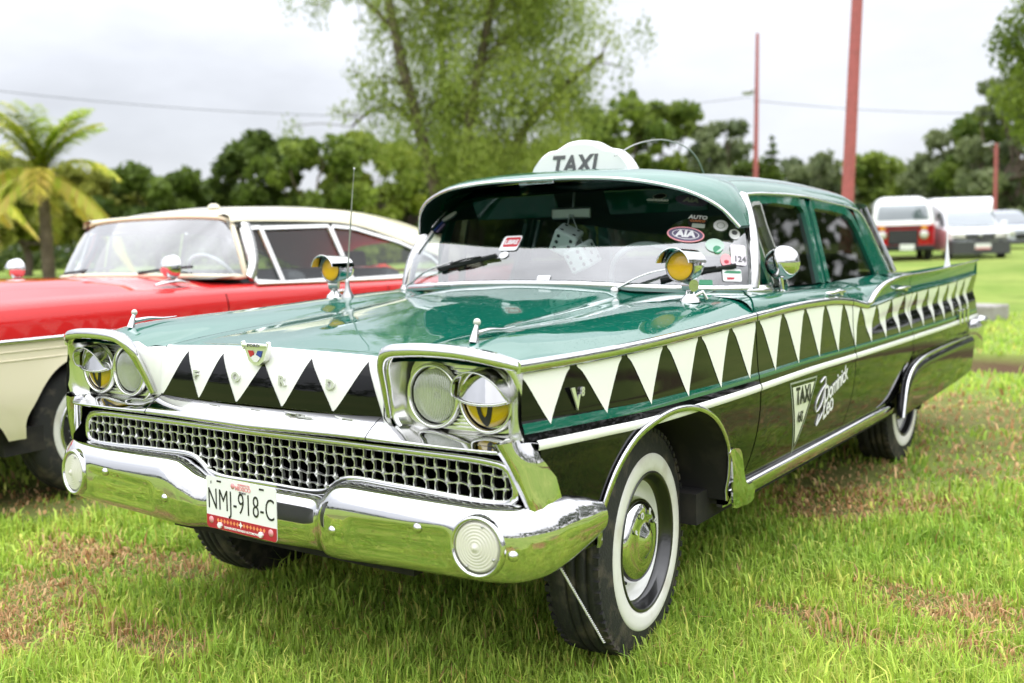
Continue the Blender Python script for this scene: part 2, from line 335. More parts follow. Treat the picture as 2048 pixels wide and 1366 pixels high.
# ---- hood / fender-top height field
XK = np.array([0, .2, .38, .45, .50, .56, .64, .74, .84, .90, .945])
YK = [-.70, -.50, 0, .44, .70, 1.0]
ZK = np.array([[.930, .922, .916, .914, .922, .940, .954, .957, .947, .939, .936],
               [.958, .952, .945, .941, .949, .967, .981, .985, .972, .956, .943],
               [.998, .992, .982, .974, .977, .985, .994, .998, .986, .967, .950],
               [1.033, 1.028, 1.016, 1.005, 1.004, 1.008, 1.013, 1.014, 1.003, .984, .955],
               [1.056, 1.051, 1.038, 1.024, 1.019, 1.020, 1.022, 1.021, 1.012, .997, .960],
               [1.060, 1.056, 1.046, 1.032, 1.024, 1.023, 1.023, 1.022, 1.015, 1.004, .968]])
KF = [pc(YK, ZK[:, k]) for k in range(len(XK))]
def ZH1(x, y):
    k = float(.945/XE(y)); zz = [float(f(y)) for f in KF]; zz[-1] = float(ZE(y)); return float(pc(np.r_[-XK[1], XK], np.r_[zz[1], zz])(abs(x)*k))
SEAM = pc([-.70, -.3, .62], [.462, .458, .445])       # hood edge valley
# ---- hood: top and front face
g = G(); nx = 41
FZ = [.778, .80, .83, .86, .89, .91, .922]; FY = [-.680, -.679, -.677, -.673, -.667, -.660, -.652]
def hood_face(x, z):
    b = -.006+.012*(x/.46)**2; return float(pc(FZ+[.932], FY+[-.640])(z))+b
rows = []
for z in FZ: rows.append([(x, hood_face(x, z), z) for x in np.linspace(-.460, .460, nx)])
for y, bl in ((-.635, .35), (-.612, .75)):
    rows.append([(x, y-.006*(1-(x/.46)**2), ZH1(x, y)*bl+(1-bl)*(.932+.008*(1-(x/.46)**2))) for x in np.linspace(-.460, .460, nx)])
for y in np.r_[-.58, -.54, np.linspace(-.48, .60, 22)]:
    s_ = float(SEAM(y)); rows.append([(x, y, ZH1(x, y)) for x in np.linspace(-s_, s_, nx)])
nf = len(FZ)
g.grid(rows, 0)
for k, f in enumerate(g.f):
    if k < (nf-1)*(nx-1): g.m[k] = 1
    elif k < (nf)*(nx-1): g.m[k] = 1
hood = g.obj('hood', [M['green'], M['white']], taxi)
# black triangles between the white teeth on the hood front
def face_tri(x0, x1, xa, z0, z1, name='black_triangle', mt='black', off=.0016):
    g = G(); rows = []
    for t in np.linspace(0, 1, 14):
        z = z0+(z1-z0)*t; e = t**.86; a = x0+(xa-x0)*e; b = x1+(xa-x1)*(t**1.12); rows.append([(x, hood_face(x, z)-off, z) for x in np.linspace(a, b, 7)])
    g.grid(rows); return g.obj(name, M[mt], hood)
TI = [-.452, -.270, -.098, .093, .286, .458]
AP = [-.335, -.170, .015, .195, .398]
for i in range(5): face_tri(TI[i]+(0 if i == 0 else 0), TI[i+1], AP[i], .7795, .918 if i != 2 else .90)
g = G(); g.grid([[(x, hood_face(x, z)-.0016, z) for x in np.linspace(-.458, .458, 31)] for z in (.7785, .7835)]); g.obj('black_edge_band', M['black'], hood)
for s_, x, z in (('F', -.279, .850), ('O', -.096, .853), ('R', .096, .853), ('D', .279, .852)):
    text('hood_letter', s_, .036, M['bright'], hood, (x, hood_face(x, z)-.003, z), frame((1, 0, 0), (0, .1, 1)), off=.0016, ext=.004, width=1.15)
# crest on the hood
g = G(); c0 = np.array([0, -.676, .924])
def shield(s_): return [(-.052*s_, .020*s_), (-.030*s_, .026*s_), (0, .024*s_), (.030*s_, .026*s_), (.052*s_, .020*s_), (.034*s_, -.020*s_), (.012*s_, -.034*s_), (-.012*s_, -.034*s_), (-.034*s_, -.020*s_)]
g.plate([c0+(x, .010, z) for x, z in shield(.92)][::-1], (0, -.022, 0)); g.box(c0+(0, -.012, .025), (.106, .014, .010), bev=.003)
g.box(c0+(-.050, -.010, .024), (.009, .012, .024), M=roty(-.35), bev=.002); g.box(c0+(.050, -.010, .024), (.009, .012, .024), M=roty(.35), bev=.002)
em = g.obj('hood_crest', M['bright'], hood)
for nm, mt, pl in (('crest_panel', 'redp', [(-.036, .012), (-.012, .012), (-.004, -.002), (-.026, -.010)]), ('crest_panel', 'bluep', [(.012, .012), (.036, .012), (.026, -.010), (.004, -.002)]), ('crest_panel', 'sticker', [(-.024, -.012), (0, .004), (.024, -.012), (.008, -.026), (-.008, -.026)])):
    g = G(); g.plate([c0+(x*.84, -.0125, z*.84) for x, z in pl][::-1], (0, -.0015, 0)); g.obj(nm, M[mt], em)
text('crest_lettering', 'FORD', .011, M['ink2'], em, c0+(0, -.0196, .025), frame((1, 0, 0), (0, 0, 1)), off=.0004, width=1.6, space=1.2)
# ---- front fenders
YF = pc([.44, .47, .50, .54, .58, .64, .75, .86, .905, .945], [-.645, -.660, -.692, -.728, -.738, -.742, -.738, -.724, -.706, -.690])
def fender():
    g = G(); rows = []
    for u in np.linspace(0, 1, 30):
        row = []
        for x0 in np.r_[np.linspace(.445, .60, 12), np.linspace(.63, .945, 16)]:
            t = (x0-.445)/.5
            yb = .600+.27*min(1, max(0, (.945-x0)/.145))**1.3 if x0 > .80 else .60+.27*max(0, (x0-.60)/.20)
            y = float(YF(x0))*(1-u)+yb*u; sm_ = float(SEAM(y))+.002; x = sm_+(float(XE(y))-sm_)*t
            z = ZH1(x, y)
            if y < -.55 and x > .5: z += -.010*max(0, (-.55-y)/.18)**2
            row.append((x, y, z))
        rows.append(row)
    g.grid(rows, 0)
    # inner front drop beside the headlamp pod (white)
    wx, wy = pc([.77, .79, .86, .918, .946], [.494, .496, .506, .520, .546]), pc([.77, .79, .86, .918, .946], [-.680, -.685, -.707, -.729, -.738]); wz = np.linspace(.777, .944, 12)
    g.grid([[(.4615*(1-t)+float(wx(z))*t, (hood_face(.46, min(z, .92))+.003)*(1-t)+float(wy(z))*t+.006*math.sin(math.pi*t), z if t > .5 else min(z, .926)) for t in np.linspace(0, 1, 7)] for z in wz], 1)
    # side above the stripe
    rows = []
    YS0 = lambda z: float(pc([.74, .80, .86, .92], [-.70, -.712, -.708, -.695])(z))
    side_sheet(g, YS0, lambda z: float(gap1(z))-GW, lambda y: float(ZTOP(y))+.004, lambda y: float(ZS(y))+.012, 64, 16, 2)
    # side below the stripe, around the wheel arch
    arch = cr([(-.395, .44), (-.415, .50), (-.405, .555), (-.36, .631), (-.279, .694), (-.166, .724), (-.02, .734), (.13, .710), (.25, .650), (.335, .56), (.372, .46), (.385, .38)], 73)
    top = [(-.58, .44), (-.615, .50), (-.635, .60), (-.652, .70), (-.668, .752)]; 
    outer = list(top)+[(y, float(ZS(y))+.012) for y in np.linspace(-.64, .59, 30)]+[(float(gap1(z))-GW, z) for z in (.70, .65, .60, .55, .50, .45, .41, .385)]+[(.44, .365)]
    ol = resample(np.array(outer), 400); s_o = np.linspace(0, 1, 400)
    # pair by angle round the wheel centre
    ang = lambda p: np.unwrap(np.arctan2(p[:, 1]-.36, p[:, 0]+.02)[::-1])[::-1]
    ao, aa = ang(ol), ang(arch); aa2 = ao[0]+(aa-aa[0])/(aa[-1]-aa[0])*(ao[-1]-ao[0])
    idx = [int(np.argmin(abs(ao-q))) for q in aa2]; op = ol[idx]; rows = []
    for t in np.linspace(0, 1, 11):
        q = op*(1-t)+arch*t; fl = .003*np.clip((t-.7)/.3, 0, 1)**2
        rows.append([(float(XS1(a, max(b, .40)))+fl-(.012 if b < .42 else 0), a, b) for a, b in q])
    g.grid(rows, 2)
    # return lip of the arch and wheel well
    A = np.array([(float(XS1(a, max(b, .42)))+.004, a, b) for a, b in arch]); well = G()
    rows = [A, A*[1, 1, 1]-[.03, 0, 0], A-[.36, 0, 0]]; well.grid(rows)
    C_ = np.array([.50, 0, .40]); well.add(np.vstack([rows[-1], [C_]]), [(i, i+1, len(A)) for i in range(len(A)-1)])
    well.grid([[(.92, .40, z), (.55, .40, z)] for z in (.66, .36)]); well.grid([[(.93, -.44, z), (.55, -.44, z)] for z in (.66, .45)])
    return g, A, well
gF, ARCH, gW = fender()
fenders = both(gF, 'front_fender', [M['green'], M['white'], M['black']], taxi)
both(gW, 'wheel_well', M['dark'], taxi)
TT = np.gradient(ARCH, axis=0); ARN = np.array([nrm((0, -q[2], q[1])) for q in TT]); ARN *= np.sign(ARN[len(ARN)//2][2])
for s_, fe in ((1, fenders[0]), (-1, fenders[1])):
    g = G(); g.sweep(ARCH+[.003, 0, 0], [(-.004, -.004), (-.004, .010), (.002, .013), (.006, .008), (.006, -.004)], upv=ARN)
    (g if s_ > 0 else g.mirror()).obj('wheel_arch_trim', M['chrome'], fe)
# ---- doors and rear fender (side sheets plus the green upper sheets)
lowz = lambda y: .402
def door(ya, yb, yua, yub, n):
    g = G(); side_sheet(g, ya, yb, lambda y: float(ZTOP(y))+.004, lambda y: .402, n, 34, 1); upper_sheet(g, yua, yub, max(8, n//2), 0); return g
u1 = lambda t: .602+.27*t**1.3
fd = door(lambda z: float(gap1(z))+GW, lambda z: float(gap2(z))-GW, lambda t: u1(t)+GW, lambda t: 1.642-GW, 40)
front_doors = both(fd, 'front_door', [M['green'], M['black']], taxi)
rd = G()
# rear door: bottom edge climbs round the skirt
rdz = lambda y: float(pc([1.6, 2.28, 2.36, 2.43, 2.50, 2.56, 2.60], [.402, .402, .43, .50, .58, .625, .64])(y))
side_sheet(rd, lambda z: float(gap2(z))+GW, lambda z: 2.565-GW, lambda y: float(ZTOP(y))+.004, rdz, 40, 34, 1)
upper_sheet(rd, lambda t: 1.642+GW, lambda t: 2.565-GW, 30, 0)
gcs = G(); gcs.grid([[upper_row(y, np.array([t]))[0]-[.002, 0, .004] for t in np.linspace(0, 1, 9)] for y in np.linspace(.606, .98, 10)]); both(gcs, 'cowl_side', M['green'], taxi)
rear_doors = both(rd, 'rear_door', [M['green'], M['black']], taxi)
def fin_band(g, y0, y1, n):
    rows = []
    for y in np.linspace(y0, y1, n):
        z0, z1 = float(ZTOP(y))+.003, float(ZE(y)); x0, x1 = float(XS1(y, float(ZTOP(y)))), float(XE(y)); d = max(z1-z0, .002)
        k_ = min(1, d/.06); rows.append([(x0, y, z0), (x0-.004*k_, y, z0+.06*d), (x1-.007*k_, y, z0+.16*d), (x1-.007*k_, y, z0+.45*d), (x1-.004*k_, y, z0+.75*d), (x1, y, z1)])
    return g.grid(rows, 0)
for o_, y0, y1, n in ((0, 1.86, 2.565-GW, 30), (1, 2.565+GW, 4.2, 40)):
    if o_ == 0: gq = G(); fin_band(gq, y0, y1, n); both(gq, 'fin_side', M['green'], taxi) if False else [gq.obj('fin_panel', M['green'], rear_doors[0]), gq.mirror().obj('fin_panel', M['green'], rear_doors[1])]
qf = G()
side_sheet(qf, lambda z: 2.565+GW, lambda z: 4.19, lambda y: float(ZTOP(y))+.004, lambda y: float(pc([2.5, 2.65, 2.9, 3.4, 4.2], [.63, .625, .615, .605, .600])(y)), 50, 24, 1)
fin_band(qf, 2.565+GW, 4.19, 40)
# deck: fin edge inwards
rows = []
for y in np.linspace(2.565+GW, 4.19, 30):
    ze = float(ZE(y)); f = np.clip((y-2.6)/.6, 0, 1); zc = 1.006*(1-f)+np.interp(y, [2.6, 3.2, 4.2], [1.0, .985, .93])*f
    rows.append([(float(XE(y)), y, ze), (.925, y, ze-.006), (.89, y, ze-.02-.02*f), (.83, y, zc-.012*f), (.72, y, zc+.005*f), (.4, y, zc+.015*f), (0, y, zc+.02*f)])
qf.grid(rows, 0)
# tail end of the quarter: closed back face
zz = np.linspace(.60, float(ZTOP(4.19)), 12); qf.grid([[(float(XS1(4.19, z)), 4.19, z), (.5, 4.235, z), (0, 4.25, z)] for z in zz], 1)
qf.grid([[(float(XE(4.19)), 4.19, float(ZE(4.19))), (.5, 4.235, .95), (0, 4.25, .95)], [(float(XS1(4.19, .935)), 4.19, .937), (.5, 4.235, .93), (0, 4.25, .93)]], 0)
rear_fenders = both(qf, 'rear_fender', [M['green'], M['black']], taxi)
SIDE = [(-.70, .598, fenders), (.606, 1.638, front_doors), (1.646, 2.561, rear_doors), (2.569, 4.185, rear_fenders)]
def panel_of(y):
    for a, b, p in SIDE:
        if y <= b+.004: return p
    return rear_fenders
# ---- white teeth
def tooth(y0, y1, yt, zt, notch):
    """returns pieces (one per panel) hanging from the moulding"""
    for a, b, pp_ in SIDE:
        lo, hi = max(y0, a+.001), min(y1, b-.001)
        if hi-lo < .006: continue
        g = G(); rows = []
        for t in np.linspace(0, 1, 22):
            zc = float(ZTOP((y0+y1)/2)); e = t**.80; L = y0+(yt-y0)*e-.004*math.sin(math.pi*t); Rr = y1+(yt-y1)*(t**.88)
            if t < .16: L += notch*(1-(t/.16))**2*-1; Rr += notch*(1-(t/.16))**2
            L, Rr = np.clip([L, Rr], lo, hi); row = []
            for y in np.linspace(L, Rr, 9):
                z = (float(ZTOP(y))-.001)*(1-t)+zt*t; row.append((float(XS1(y, z))+.0016, y, z))
            rows.append(row)
        g.grid(rows, flip=True)
        both_ = [g.obj('tooth', M['white'], pp_[0]), g.mirror().obj('tooth', M['white'], pp_[1])]
tips = [-.606+.2262*k for k in range(21)]
for k, yt in enumerate(tips):
    nb = yt+.097; na = nb-.2262
    if yt > 4.02: break
    zt = float(ZS(yt))+.037+(.006 if yt < 0 else 0); gp = .013 if yt < 1.8 else .011
    tooth(max(na+gp, -.700), min(nb-gp, 4.18), yt, zt, gp*.8)
# ---- stripes, mouldings
def ribbon(y0, y1, zf0, zf1, off, n, name, mt, k=3):
    for a, b, pp_ in SIDE:
        lo, hi = max(y0, a), min(y1, b)
        if hi <= lo: continue
        nn = max(4, int(n*(hi-lo))); g = G()
        g.grid([[(float(XS1(y, z))+off*(1 if 0 < i < k-1 else .25), y, z) for i, z in enumerate(np.linspace(float(zf0(y)), float(zf1(y)), k))] for y in np.linspace(lo, hi, nn)])
        g.obj(name, M[mt], pp_[0]); g.mirror().obj(name, M[mt], pp_[1])
ribbon(-.705, 4.18, lambda y: float(ZS(y))+.029-.004*np.clip(y/2, 0, 1), lambda y: float(ZS(y))+.053-.012*np.clip(y/2, 0, 1)-.012*np.clip((-y)/.7, 0, 1)*0, .0012, 20, 'green_stripe', 'green', 4)
ribbon(-.668, 4.18, lambda y: float(ZS(y))-.0115, lambda y: float(ZS(y))+.0115, .0045, 20, 'white_stripe', 'white', 5)
for a, b, pp_ in SIDE:
    for s_ in (0, 1):
        if a > 2: continue
        hi = min(b, 1.865); lo = a-.004 if a < 0 else a
        if hi <= lo: continue
        ys = np.linspace(lo, hi, 24); path = np.array([(float(XE(y))+.004, y, (float(ZE(y))+float(ZTOP(y)))/2+.001) for y in ys])
        g = G(); g.sweep(path, [(-.004, -.014), (-.012, -.002), (-.008, .012), (.004, .017), (.012, .010), (.010, -.012)], caps=True)
        # sweep side vector points to -x for +y travel
        (g if s_ == 0 else g.mirror()).obj('belt_moulding', M['chrome'], pp_[s_])
for (lo, hi, pp_) in ((1.862, 2.561, rear_doors), (2.569, 4.19, rear_fenders)):
    ys = np.r_[np.linspace(lo, min(hi, 2.3), 16), np.linspace(max(lo, 2.3), hi, 24)] if lo < 2.3 else np.linspace(lo, hi, 24)
    path = np.array([(float(XE(y))+.002, y, float(ZE(y))+.001) for y in ys]); wd = np.interp(ys, [1.87, 1.95, 2.1, 2.4, 4.2], [1.3, 1.5, 1.3, .8, .8])
    g = G(); g.sweep(path, [(-.008, -.006), (-.006, .004), (.004, .008), (.012, .006), (.014, -.004)], scale=wd)
    g.obj('fin_moulding', M['chrome'], pp_[0]); g.mirror().obj('fin_moulding', M['chrome'], pp_[1])
# ---- V8 badge on the fender, three bars at the tail, door handles
fe = fenders[0]
def on_side(y, z, off=.002): return np.array([float(XS1(y, z))+off, y, z])
fr_side = frame((0, 1, 0), (-.05, 0, 1))
g = G(); o3 = on_side(-.505, .838, .004)
g.plate([o3+(0, a, b) for a, b in ((-.030, .026), (-.014, .026), (-.001, -.008), (.004, .006), (.012, .006), (-.001, -.032))], (.004, 0, 0)); vb = g.obj('engine_badge', M['bright'], fe)
text('badge_numeral', '8', .030, M['bright'], vb, o3+(.002, .021, .010), fr_side, shear=.2, off=.0008, ext=.003, width=1.0)
for k in range(3):
    for s_ in (0, 1):
        g = G(); y = 3.60+.115*k; g.box((float(XS1(y, .70))+.006, y, .715), (.012, .035, .085), bev=.004)
        (g if s_ == 0 else g.mirror()).obj('trim_bar', M['chrome'], rear_fenders[s_])
def handle(y, z, x, parents, lift=.012):
    for s_ in (0, 1):
        g = G(); path = cr([(x-.015, y-.085, z), (x+.022, y-.075, z+.004), (x+.030, y, z+.006), (x+.026, y+.07, z+.002), (x+.012, y+.085, z-.004)], 20)
        g.sweep(path, [(.010*math.cos(q), .007*math.sin(q)) for q in np.linspace(0, 2*math.pi, 9)[:-1]]); g.lathe([(.017, 0), (.017, .012), (.011, .022), (.0, .024)], (x-.004, y+.085, z-.006), (1, 0, 0), 14)
        (g if s_ == 0 else g.mirror()).obj('door_handle', M['chrome'], parents[s_])
handle(1.47, .978, .925, front_doors); handle(2.40, .945, .945, rear_doors)
# ---- decals on the driver's door
dp = front_doors[0]
def decal(pts, off, name, mt, th=.0006):
    g = G(); A = np.array([on_side(a, b, off) for a, b in pts]); g.add(np.vstack([A]), [tuple(range(len(A)))], 0, False); return g.obj(name, M[mt], dp)
tri = [(.872, .694), (1.160, .686), (.985, .415)]
M['cream'] = mat('cream_decal', (.68, .70, .58), .35)
def ring(outer, inner, off, name, mt):
    g = G(); n = len(outer); V = [on_side(a, b, off) for a, b in list(outer)+list(inner)]; g.add(V, [(i, (i+1) % n, n+(i+1) % n, n+i) for i in range(n)], 0, False); g.obj(name, M[mt], dp)
def inset(p, k): c = np.mean(p, 0); return [tuple(c+(np.array(q)-c)*k) for q in p]
def subd(p, n=12): return [tuple(np.array(p[i])*(1-t)+np.array(p[(i+1) % len(p)])*t) for i in range(len(p)) for t in np.linspace(0, 1, n, endpoint=False)]
t1, t2, t3 = subd(tri), subd(inset(tri, .93)), subd(inset(tri, .78))
M['outline'] = mat('pale_outline', (.30, .33, .28), .4)
ring(t1, t2, .0012, 'decal_outline', 'outline')
g = G(); rows = []
a_, b_, c_ = [np.array(q) for q in inset(tri, .80)]
for t in np.linspace(0, 1, 12): l = a_+(c_-a_)*t; r_ = b_+(c_-b_)*t; rows.append([on_side(*(l+(r_-l)*u), .0014) for u in np.linspace(0, 1, 8)])
g.grid(rows); g.obj('taxi_triangle', M['cream'], dp)
text('decal_lettering', 'TAXI', .088, M['ink'], dp, on_side(1.012, .632, .004), frame((0, 1, -.03), (-.02, 0, 1)), off=.002, width=.80)
text('decal_lettering', "60'", .062, M['ink'], dp, on_side(1.000, .555, .004), frame((0, 1, -.03), (-.05, 0, 1)), off=.001, width=.80)
for s_, a, b, sz in (('Dominick', 1.375, .622, .085), ('Leo', 1.30, .545, .095)):
    text('script_lettering', s_, sz, M['sticker'], dp, on_side(a, b, .004), frame((0, 1, .22), (-.03, 0, 1)), shear=.42, off=.0008, width=.98, space=.90)
g = G()
for pts in ([(1.20, .655), (1.255, .668), (1.235, .575), (1.175, .545), (1.165, .575), (1.215, .620), (1.265, .640)], [(1.262, .588), (1.275, .56), (1.215, .495), (1.198, .487), (1.215, .53)]):
    c = cr([(a, b, 0) for a, b in pts], 30); g.tube([on_side(q[0], q[1], .002) for q in c], .0032, 6)
g.obj('script_flourish', M['sticker'], dp)
# ---- rocker moulding, skirt
for s_ in (0, 1):
    g = G(); ys = np.linspace(.405, 2.33, 50)
    g.grid([[(.952 if z > .39 else .944, y, z) if False else (float(x), y, float(z)) for x, z in zip((.925, .945, .946, .936, .90), (.4095, .4075, .395, .362, .350))] for y in ys], smooth=True)
    front = cr([(.338, .545), (.352, .553), (.405, .548), (.428, .536), (.445, .50), (.470, .445), (.50, .412), (.56, .404), (.56, .352), (.45, .348), (.405, .353), (.388, .372), (.372, .46), (.35, .53)], 60, closed=True)
    g.plate([(.955+.012*np.clip((b-.36)/.15, 0, 1), a, b) for a, b in front], (.006, 0, 0))
    g.plate([(.90, a, .35) for a in (.4, 2.33)]+[(.90, a, .40) for a in (2.33, .4)], (.02, 0, 0))
    (g if s_ == 0 else g.mirror()).obj('rocker_moulding', M['chrome2' if False else 'chrome'], taxi)
    # skirt: a flared panel over the rear wheel
    lip = cr([(2.36, .335), (2.385, .40), (2.43, .49), (2.51, .545), (2.66, .578), (3.0, .592), (3.5, .592), (3.93, .586)], 60)
    low = np.array([(2.36+(3.92-2.36)*t, .335+.010*math.sin(math.pi*t)+.035*t**3) for t in np.linspace(0, 1, 60)])
    rows = []
    for t in np.linspace(0, 1, 14):
        q = lip*(1-t)+low*t; bul = .030*min(1, t/.12)**.6-.02*t**2; rows.append([(float(XS1(a, max(b, .47)))*0+.957+bul, a, b) for a, b in q])
    gs = G(); gs.grid(rows, 0)
    sk = (gs if s_ == 0 else gs.mirror()).obj('fender_skirt', M['black'], taxi)
    P_ = np.array([(.976, a, b) for a, b in lip]); gt = G(); gt.sweep(P_, [(-.006, -.008), (-.006, .010), (.006, .010), (.010, 0), (.006, -.008)], upv=(1, 0, 0), scale=np.r_[np.ones(34), np.linspace(1, .35, 26)])
    (gt if s_ == 0 else gt.mirror()).obj('skirt_trim', M['chrome'], sk)
    # body recess ahead of the skirt
    gr = G(); o2 = cr([(2.30, .36), (2.325, .42), (2.38, .53), (2.46, .60), (2.62, .63), (3.0, .632), (3.5, .625), (3.93, .61)], 60)
    gr.grid([[(.966, a, b) for a, b in o2], [(.955, a, b) for a, b in (o2*.6+lip*.4)], [(.950, a, b) for a, b in lip]])
    gr.grid([[(.955, 2.33, z), (.955, 2.40, z)] for z in (.34, .45)])
    (gr if s_ == 0 else gr.mirror()).obj('skirt_surround', M['black'], taxi)
# ================================================================== front end
# ---- chrome bar across the car above the grille
xs = np.linspace(-.874, .874, 97); rows = []
for x in xs:
    a = abs(x); yb = float(pc([0, .5, .84, .90, .93, .952], [0, .004, .012, .03, .055, .10])(a)); v = .006*max(0, 1-a/.35)
    zt = float(pc([0, .46, .52, .7, .952], [.779, .779, .768, .757, .757])(a))
    zl = .731-v; sec = [(-.655, zt-.001), (-.680, zt), (-.700, zt-.2*(zt-zl)), (-.721, zt-.48*(zt-zl)), (-.738, zt-.78*(zt-zl)), (-.744, zl+.004), (-.740, zl-.003), (-.70, zl-.004), (-.66, .731)]
    rows.append([(x*(1 if a < .9 else 1), p[0]+yb*(1 if p[0] < -.67 else .6), p[1]) for p in sec])
g = G(); g.grid(rows); bar = g.obj('grille_moulding', M['chrome'], taxi)
for x in (-.447, .447):
    k_ = int(np.argmin(abs(xs-x))); g = G(); g.tube(np.array(rows[k_])[1:8]-[0, .0006, 0], .0012, 5); g.obj('moulding_seam', M['black_flat'], bar)
# ---- end caps beside the grille
I_ = cr([(.850, -.736, .754), (.876, -.726, .710), (.896, -.714, .66), (.913, -.702, .612), (.917, -.697, .595)], 16)
O_ = cr([(.914, -.690, .764), (.932, -.672, .722), (.940, -.655, .672), (.946, -.638, .612), (.947, -.632, .595)], 16)
g = G(); g.grid([I_-[0, -.05, 0], I_, I_*.7+O_*.3+[.008, -.014, 0], I_*.35+O_*.65+[.008, -.014, 0], O_, O_+[-.004, .05, 0]], flip=True)
both(g, 'grille_end_cap', M['chrome'], taxi)
# ---- grille recess and mesh
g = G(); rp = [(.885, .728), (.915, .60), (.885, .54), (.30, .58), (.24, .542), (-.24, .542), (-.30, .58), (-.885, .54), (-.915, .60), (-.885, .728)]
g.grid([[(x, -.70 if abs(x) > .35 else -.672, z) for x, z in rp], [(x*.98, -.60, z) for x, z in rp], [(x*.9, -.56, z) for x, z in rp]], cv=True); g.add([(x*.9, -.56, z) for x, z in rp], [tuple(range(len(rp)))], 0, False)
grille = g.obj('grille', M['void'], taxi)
GY = -.672
fr_pts = [(0, .696), (.5, .697), (.80, .694), (.845, .685), (.868, .645), (.866, .612), (.845, .600), (.5, .601), (.335, .603), (.295, .592), (.245, .560), (.20, .550), (0, .549)]
fr_pts = fr_pts+[(-a, b) for a, b in fr_pts[-2:0:-1]]
g = G(); g.sweep(cr([(a, GY, b) for a, b in fr_pts], 220, closed=True), [(.012*math.cos(q), .0085*math.sin(q)) for q in np.linspace(0, 2*math.pi, 11)[:-1]], upv=(0, -1, 0), closed=True)
g.obj('grille_frame', M['chrome'], grille)
zbot = lambda x: float(pc([0, .2, .245, .295, .335, .9], [.549, .550, .560, .592, .603, .601])(abs(x)))
DX = .0350; ROWS = [.665, .634, .604, .575]
for i in range(-24, 25):
    x0 = i*DX
    if abs(x0) > .85: continue
    z0 = zbot(x0); zs_ = np.linspace(.694, z0, 13); g = G()
    px_ = [x0+.0035*math.sin((z-.694)*2*math.pi/.062+i*math.pi) for z in zs_]
    wv = [.0010+.0018*max(0, 1-min(abs(z-q) for q in ROWS)/.012) for z in zs_]
    for sgn in (1,):
        A = [[(p-w_, GY-.006, z), (p+w_, GY-.006, z), (p+w_*.8, GY+.004, z), (p-w_*.8, GY+.004, z)] for p, w_, z in zip(px_, wv, zs_)]
        g.grid(A, cv=True, smooth=False)
    # star at every second crossing
    for k, q in enumerate(ROWS):
        if q < z0+.012: continue
        big = (i+k) % 2 == 0; L = .0145 if big else .008; h = .0066 if big else .0034
        p = x0+.0030*math.sin((q-.694)*2*math.pi/.062+i*math.pi)
        ring_ = [(p-L, GY-.004, q), (p-.004, GY-.004, q+h*.55), (p, GY-.004, q+h*1.9), (p+.004, GY-.004, q+h*.55), (p+L, GY-.004, q), (p+.004, GY-.004, q-h*.55), (p, GY-.004, q-h*1.9), (p-.004, GY-.004, q-h*.55)]
        ctr = (p, GY-.013, q); g.add(ring_+[ctr], [(n_, (n_+1) % 8, 8) for n_ in range(8)], 0, False)
    g.obj('grille_vertical_bar', M['bright'], grille)
for k, q in enumerate(ROWS):
    lim = .855 if k < 2 else (.285 if k == 2 else .225); xq = np.arange(-lim, lim+.001, DX/6)
    A = []
    for x in xq:
        ph = abs(((x/DX+.5) % 1)-.5)*2; t_ = .0010+.0022*(1-ph)**2; dz = .0022*math.sin(x/DX*math.pi+k); A.append([(x, GY-.006, q+dz+t_), (x, GY-.006, q+dz-t_), (x, GY+.004, q+dz-t_*.8), (x, GY+.004, q+dz+t_*.8)])
    g = G(); g.grid(A, cv=True, smooth=False); g.obj('grille_horizontal_bar', M['bright'], grille)
# ---- front bumper with dipped centre
PX = cr([(0, -.765, 0), (.20, -.765, 0), (.5, -.768, 0), (.74, -.768, 0), (.85, -.760, 0), (.925, -.732, 0), (.972, -.67, 0), (.985, -.58, 0), (.982, -.49, 0), (.975, -.425, 0)], 150)
S_ = np.r_[0, np.cumsum(np.linalg.norm(np.diff(PX, axis=0), axis=1))]
fzt = pc([0, .22, .25, .29, .335, .38, .5, .75, .90, 1.0, 1.10, 1.18, 1.26, 1.34], [.547, .547, .552, .580, .600, .605, .604, .603, .606, .612, .610, .594, .566, .535])
fzb = pc([0, .3, .6, .85, 1.0, 1.15, 1.26, 1.34], [.385, .397, .412, .420, .432, .458, .49, .53])
fin_ = pc([0, .20, .245, .30, .35, 2], [.040, .040, .034, .006, 0, 0])
rows = []
for p, s_ in zip(PX, S_):
    i = int(np.argmin(abs(S_-s_))); a = PX[max(i-1, 0)]; b = PX[min(i+1, len(PX)-1)]; t = nrm(b-a); n_ = np.array([t[1], -t[0], 0])   # outward
    zt, zb, q = float(fzt(s_)), float(fzb(s_)), float(fin_(s_)); h = zt-zb; k = min(1, h/.15)
    crn = 1-np.clip((s_-.22)/.13, 0, 1)
    sec = [(-.115*k, zt-.022*k), (-.075*k, zt-.004*k), (-.050*k, zt), (-.030*k, zt-.008*k), (-.012*k, zt-.030*k), (-.002*k, zt-.058*k), (0, zt-.36*h-.02*k), (-.002*k, zb+.36*h), (-.010*k, zb+.17*h), (-.024*k, zb+.05*h), (-.042*k, zb), (-.075*k, zb+.004*k)]
    sc_ = cr([(d, z, 0) for d, z in sec], 44); bx_ = np.clip((s_-.400)/.03, 0, 1)*np.clip((.745-s_)/.03, 0, 1)
    rows.append([p+n_*(d-q-.007*bx_*np.clip((z-zb-.13*h)/.02, 0, 1)*np.clip((zt-.34*h-z+.012*(s_-.55)*4)/.02, 0, 1)*(d > -.03))+[0, 0, z] for d, z, _ in sc_])
rows = np.array(rows); full = np.vstack([(rows[1:]*[-1, 1, 1])[::-1], rows])
g = G(); g.grid(full)
bumper = g.obj('front_bumper', M['chrome'], taxi)
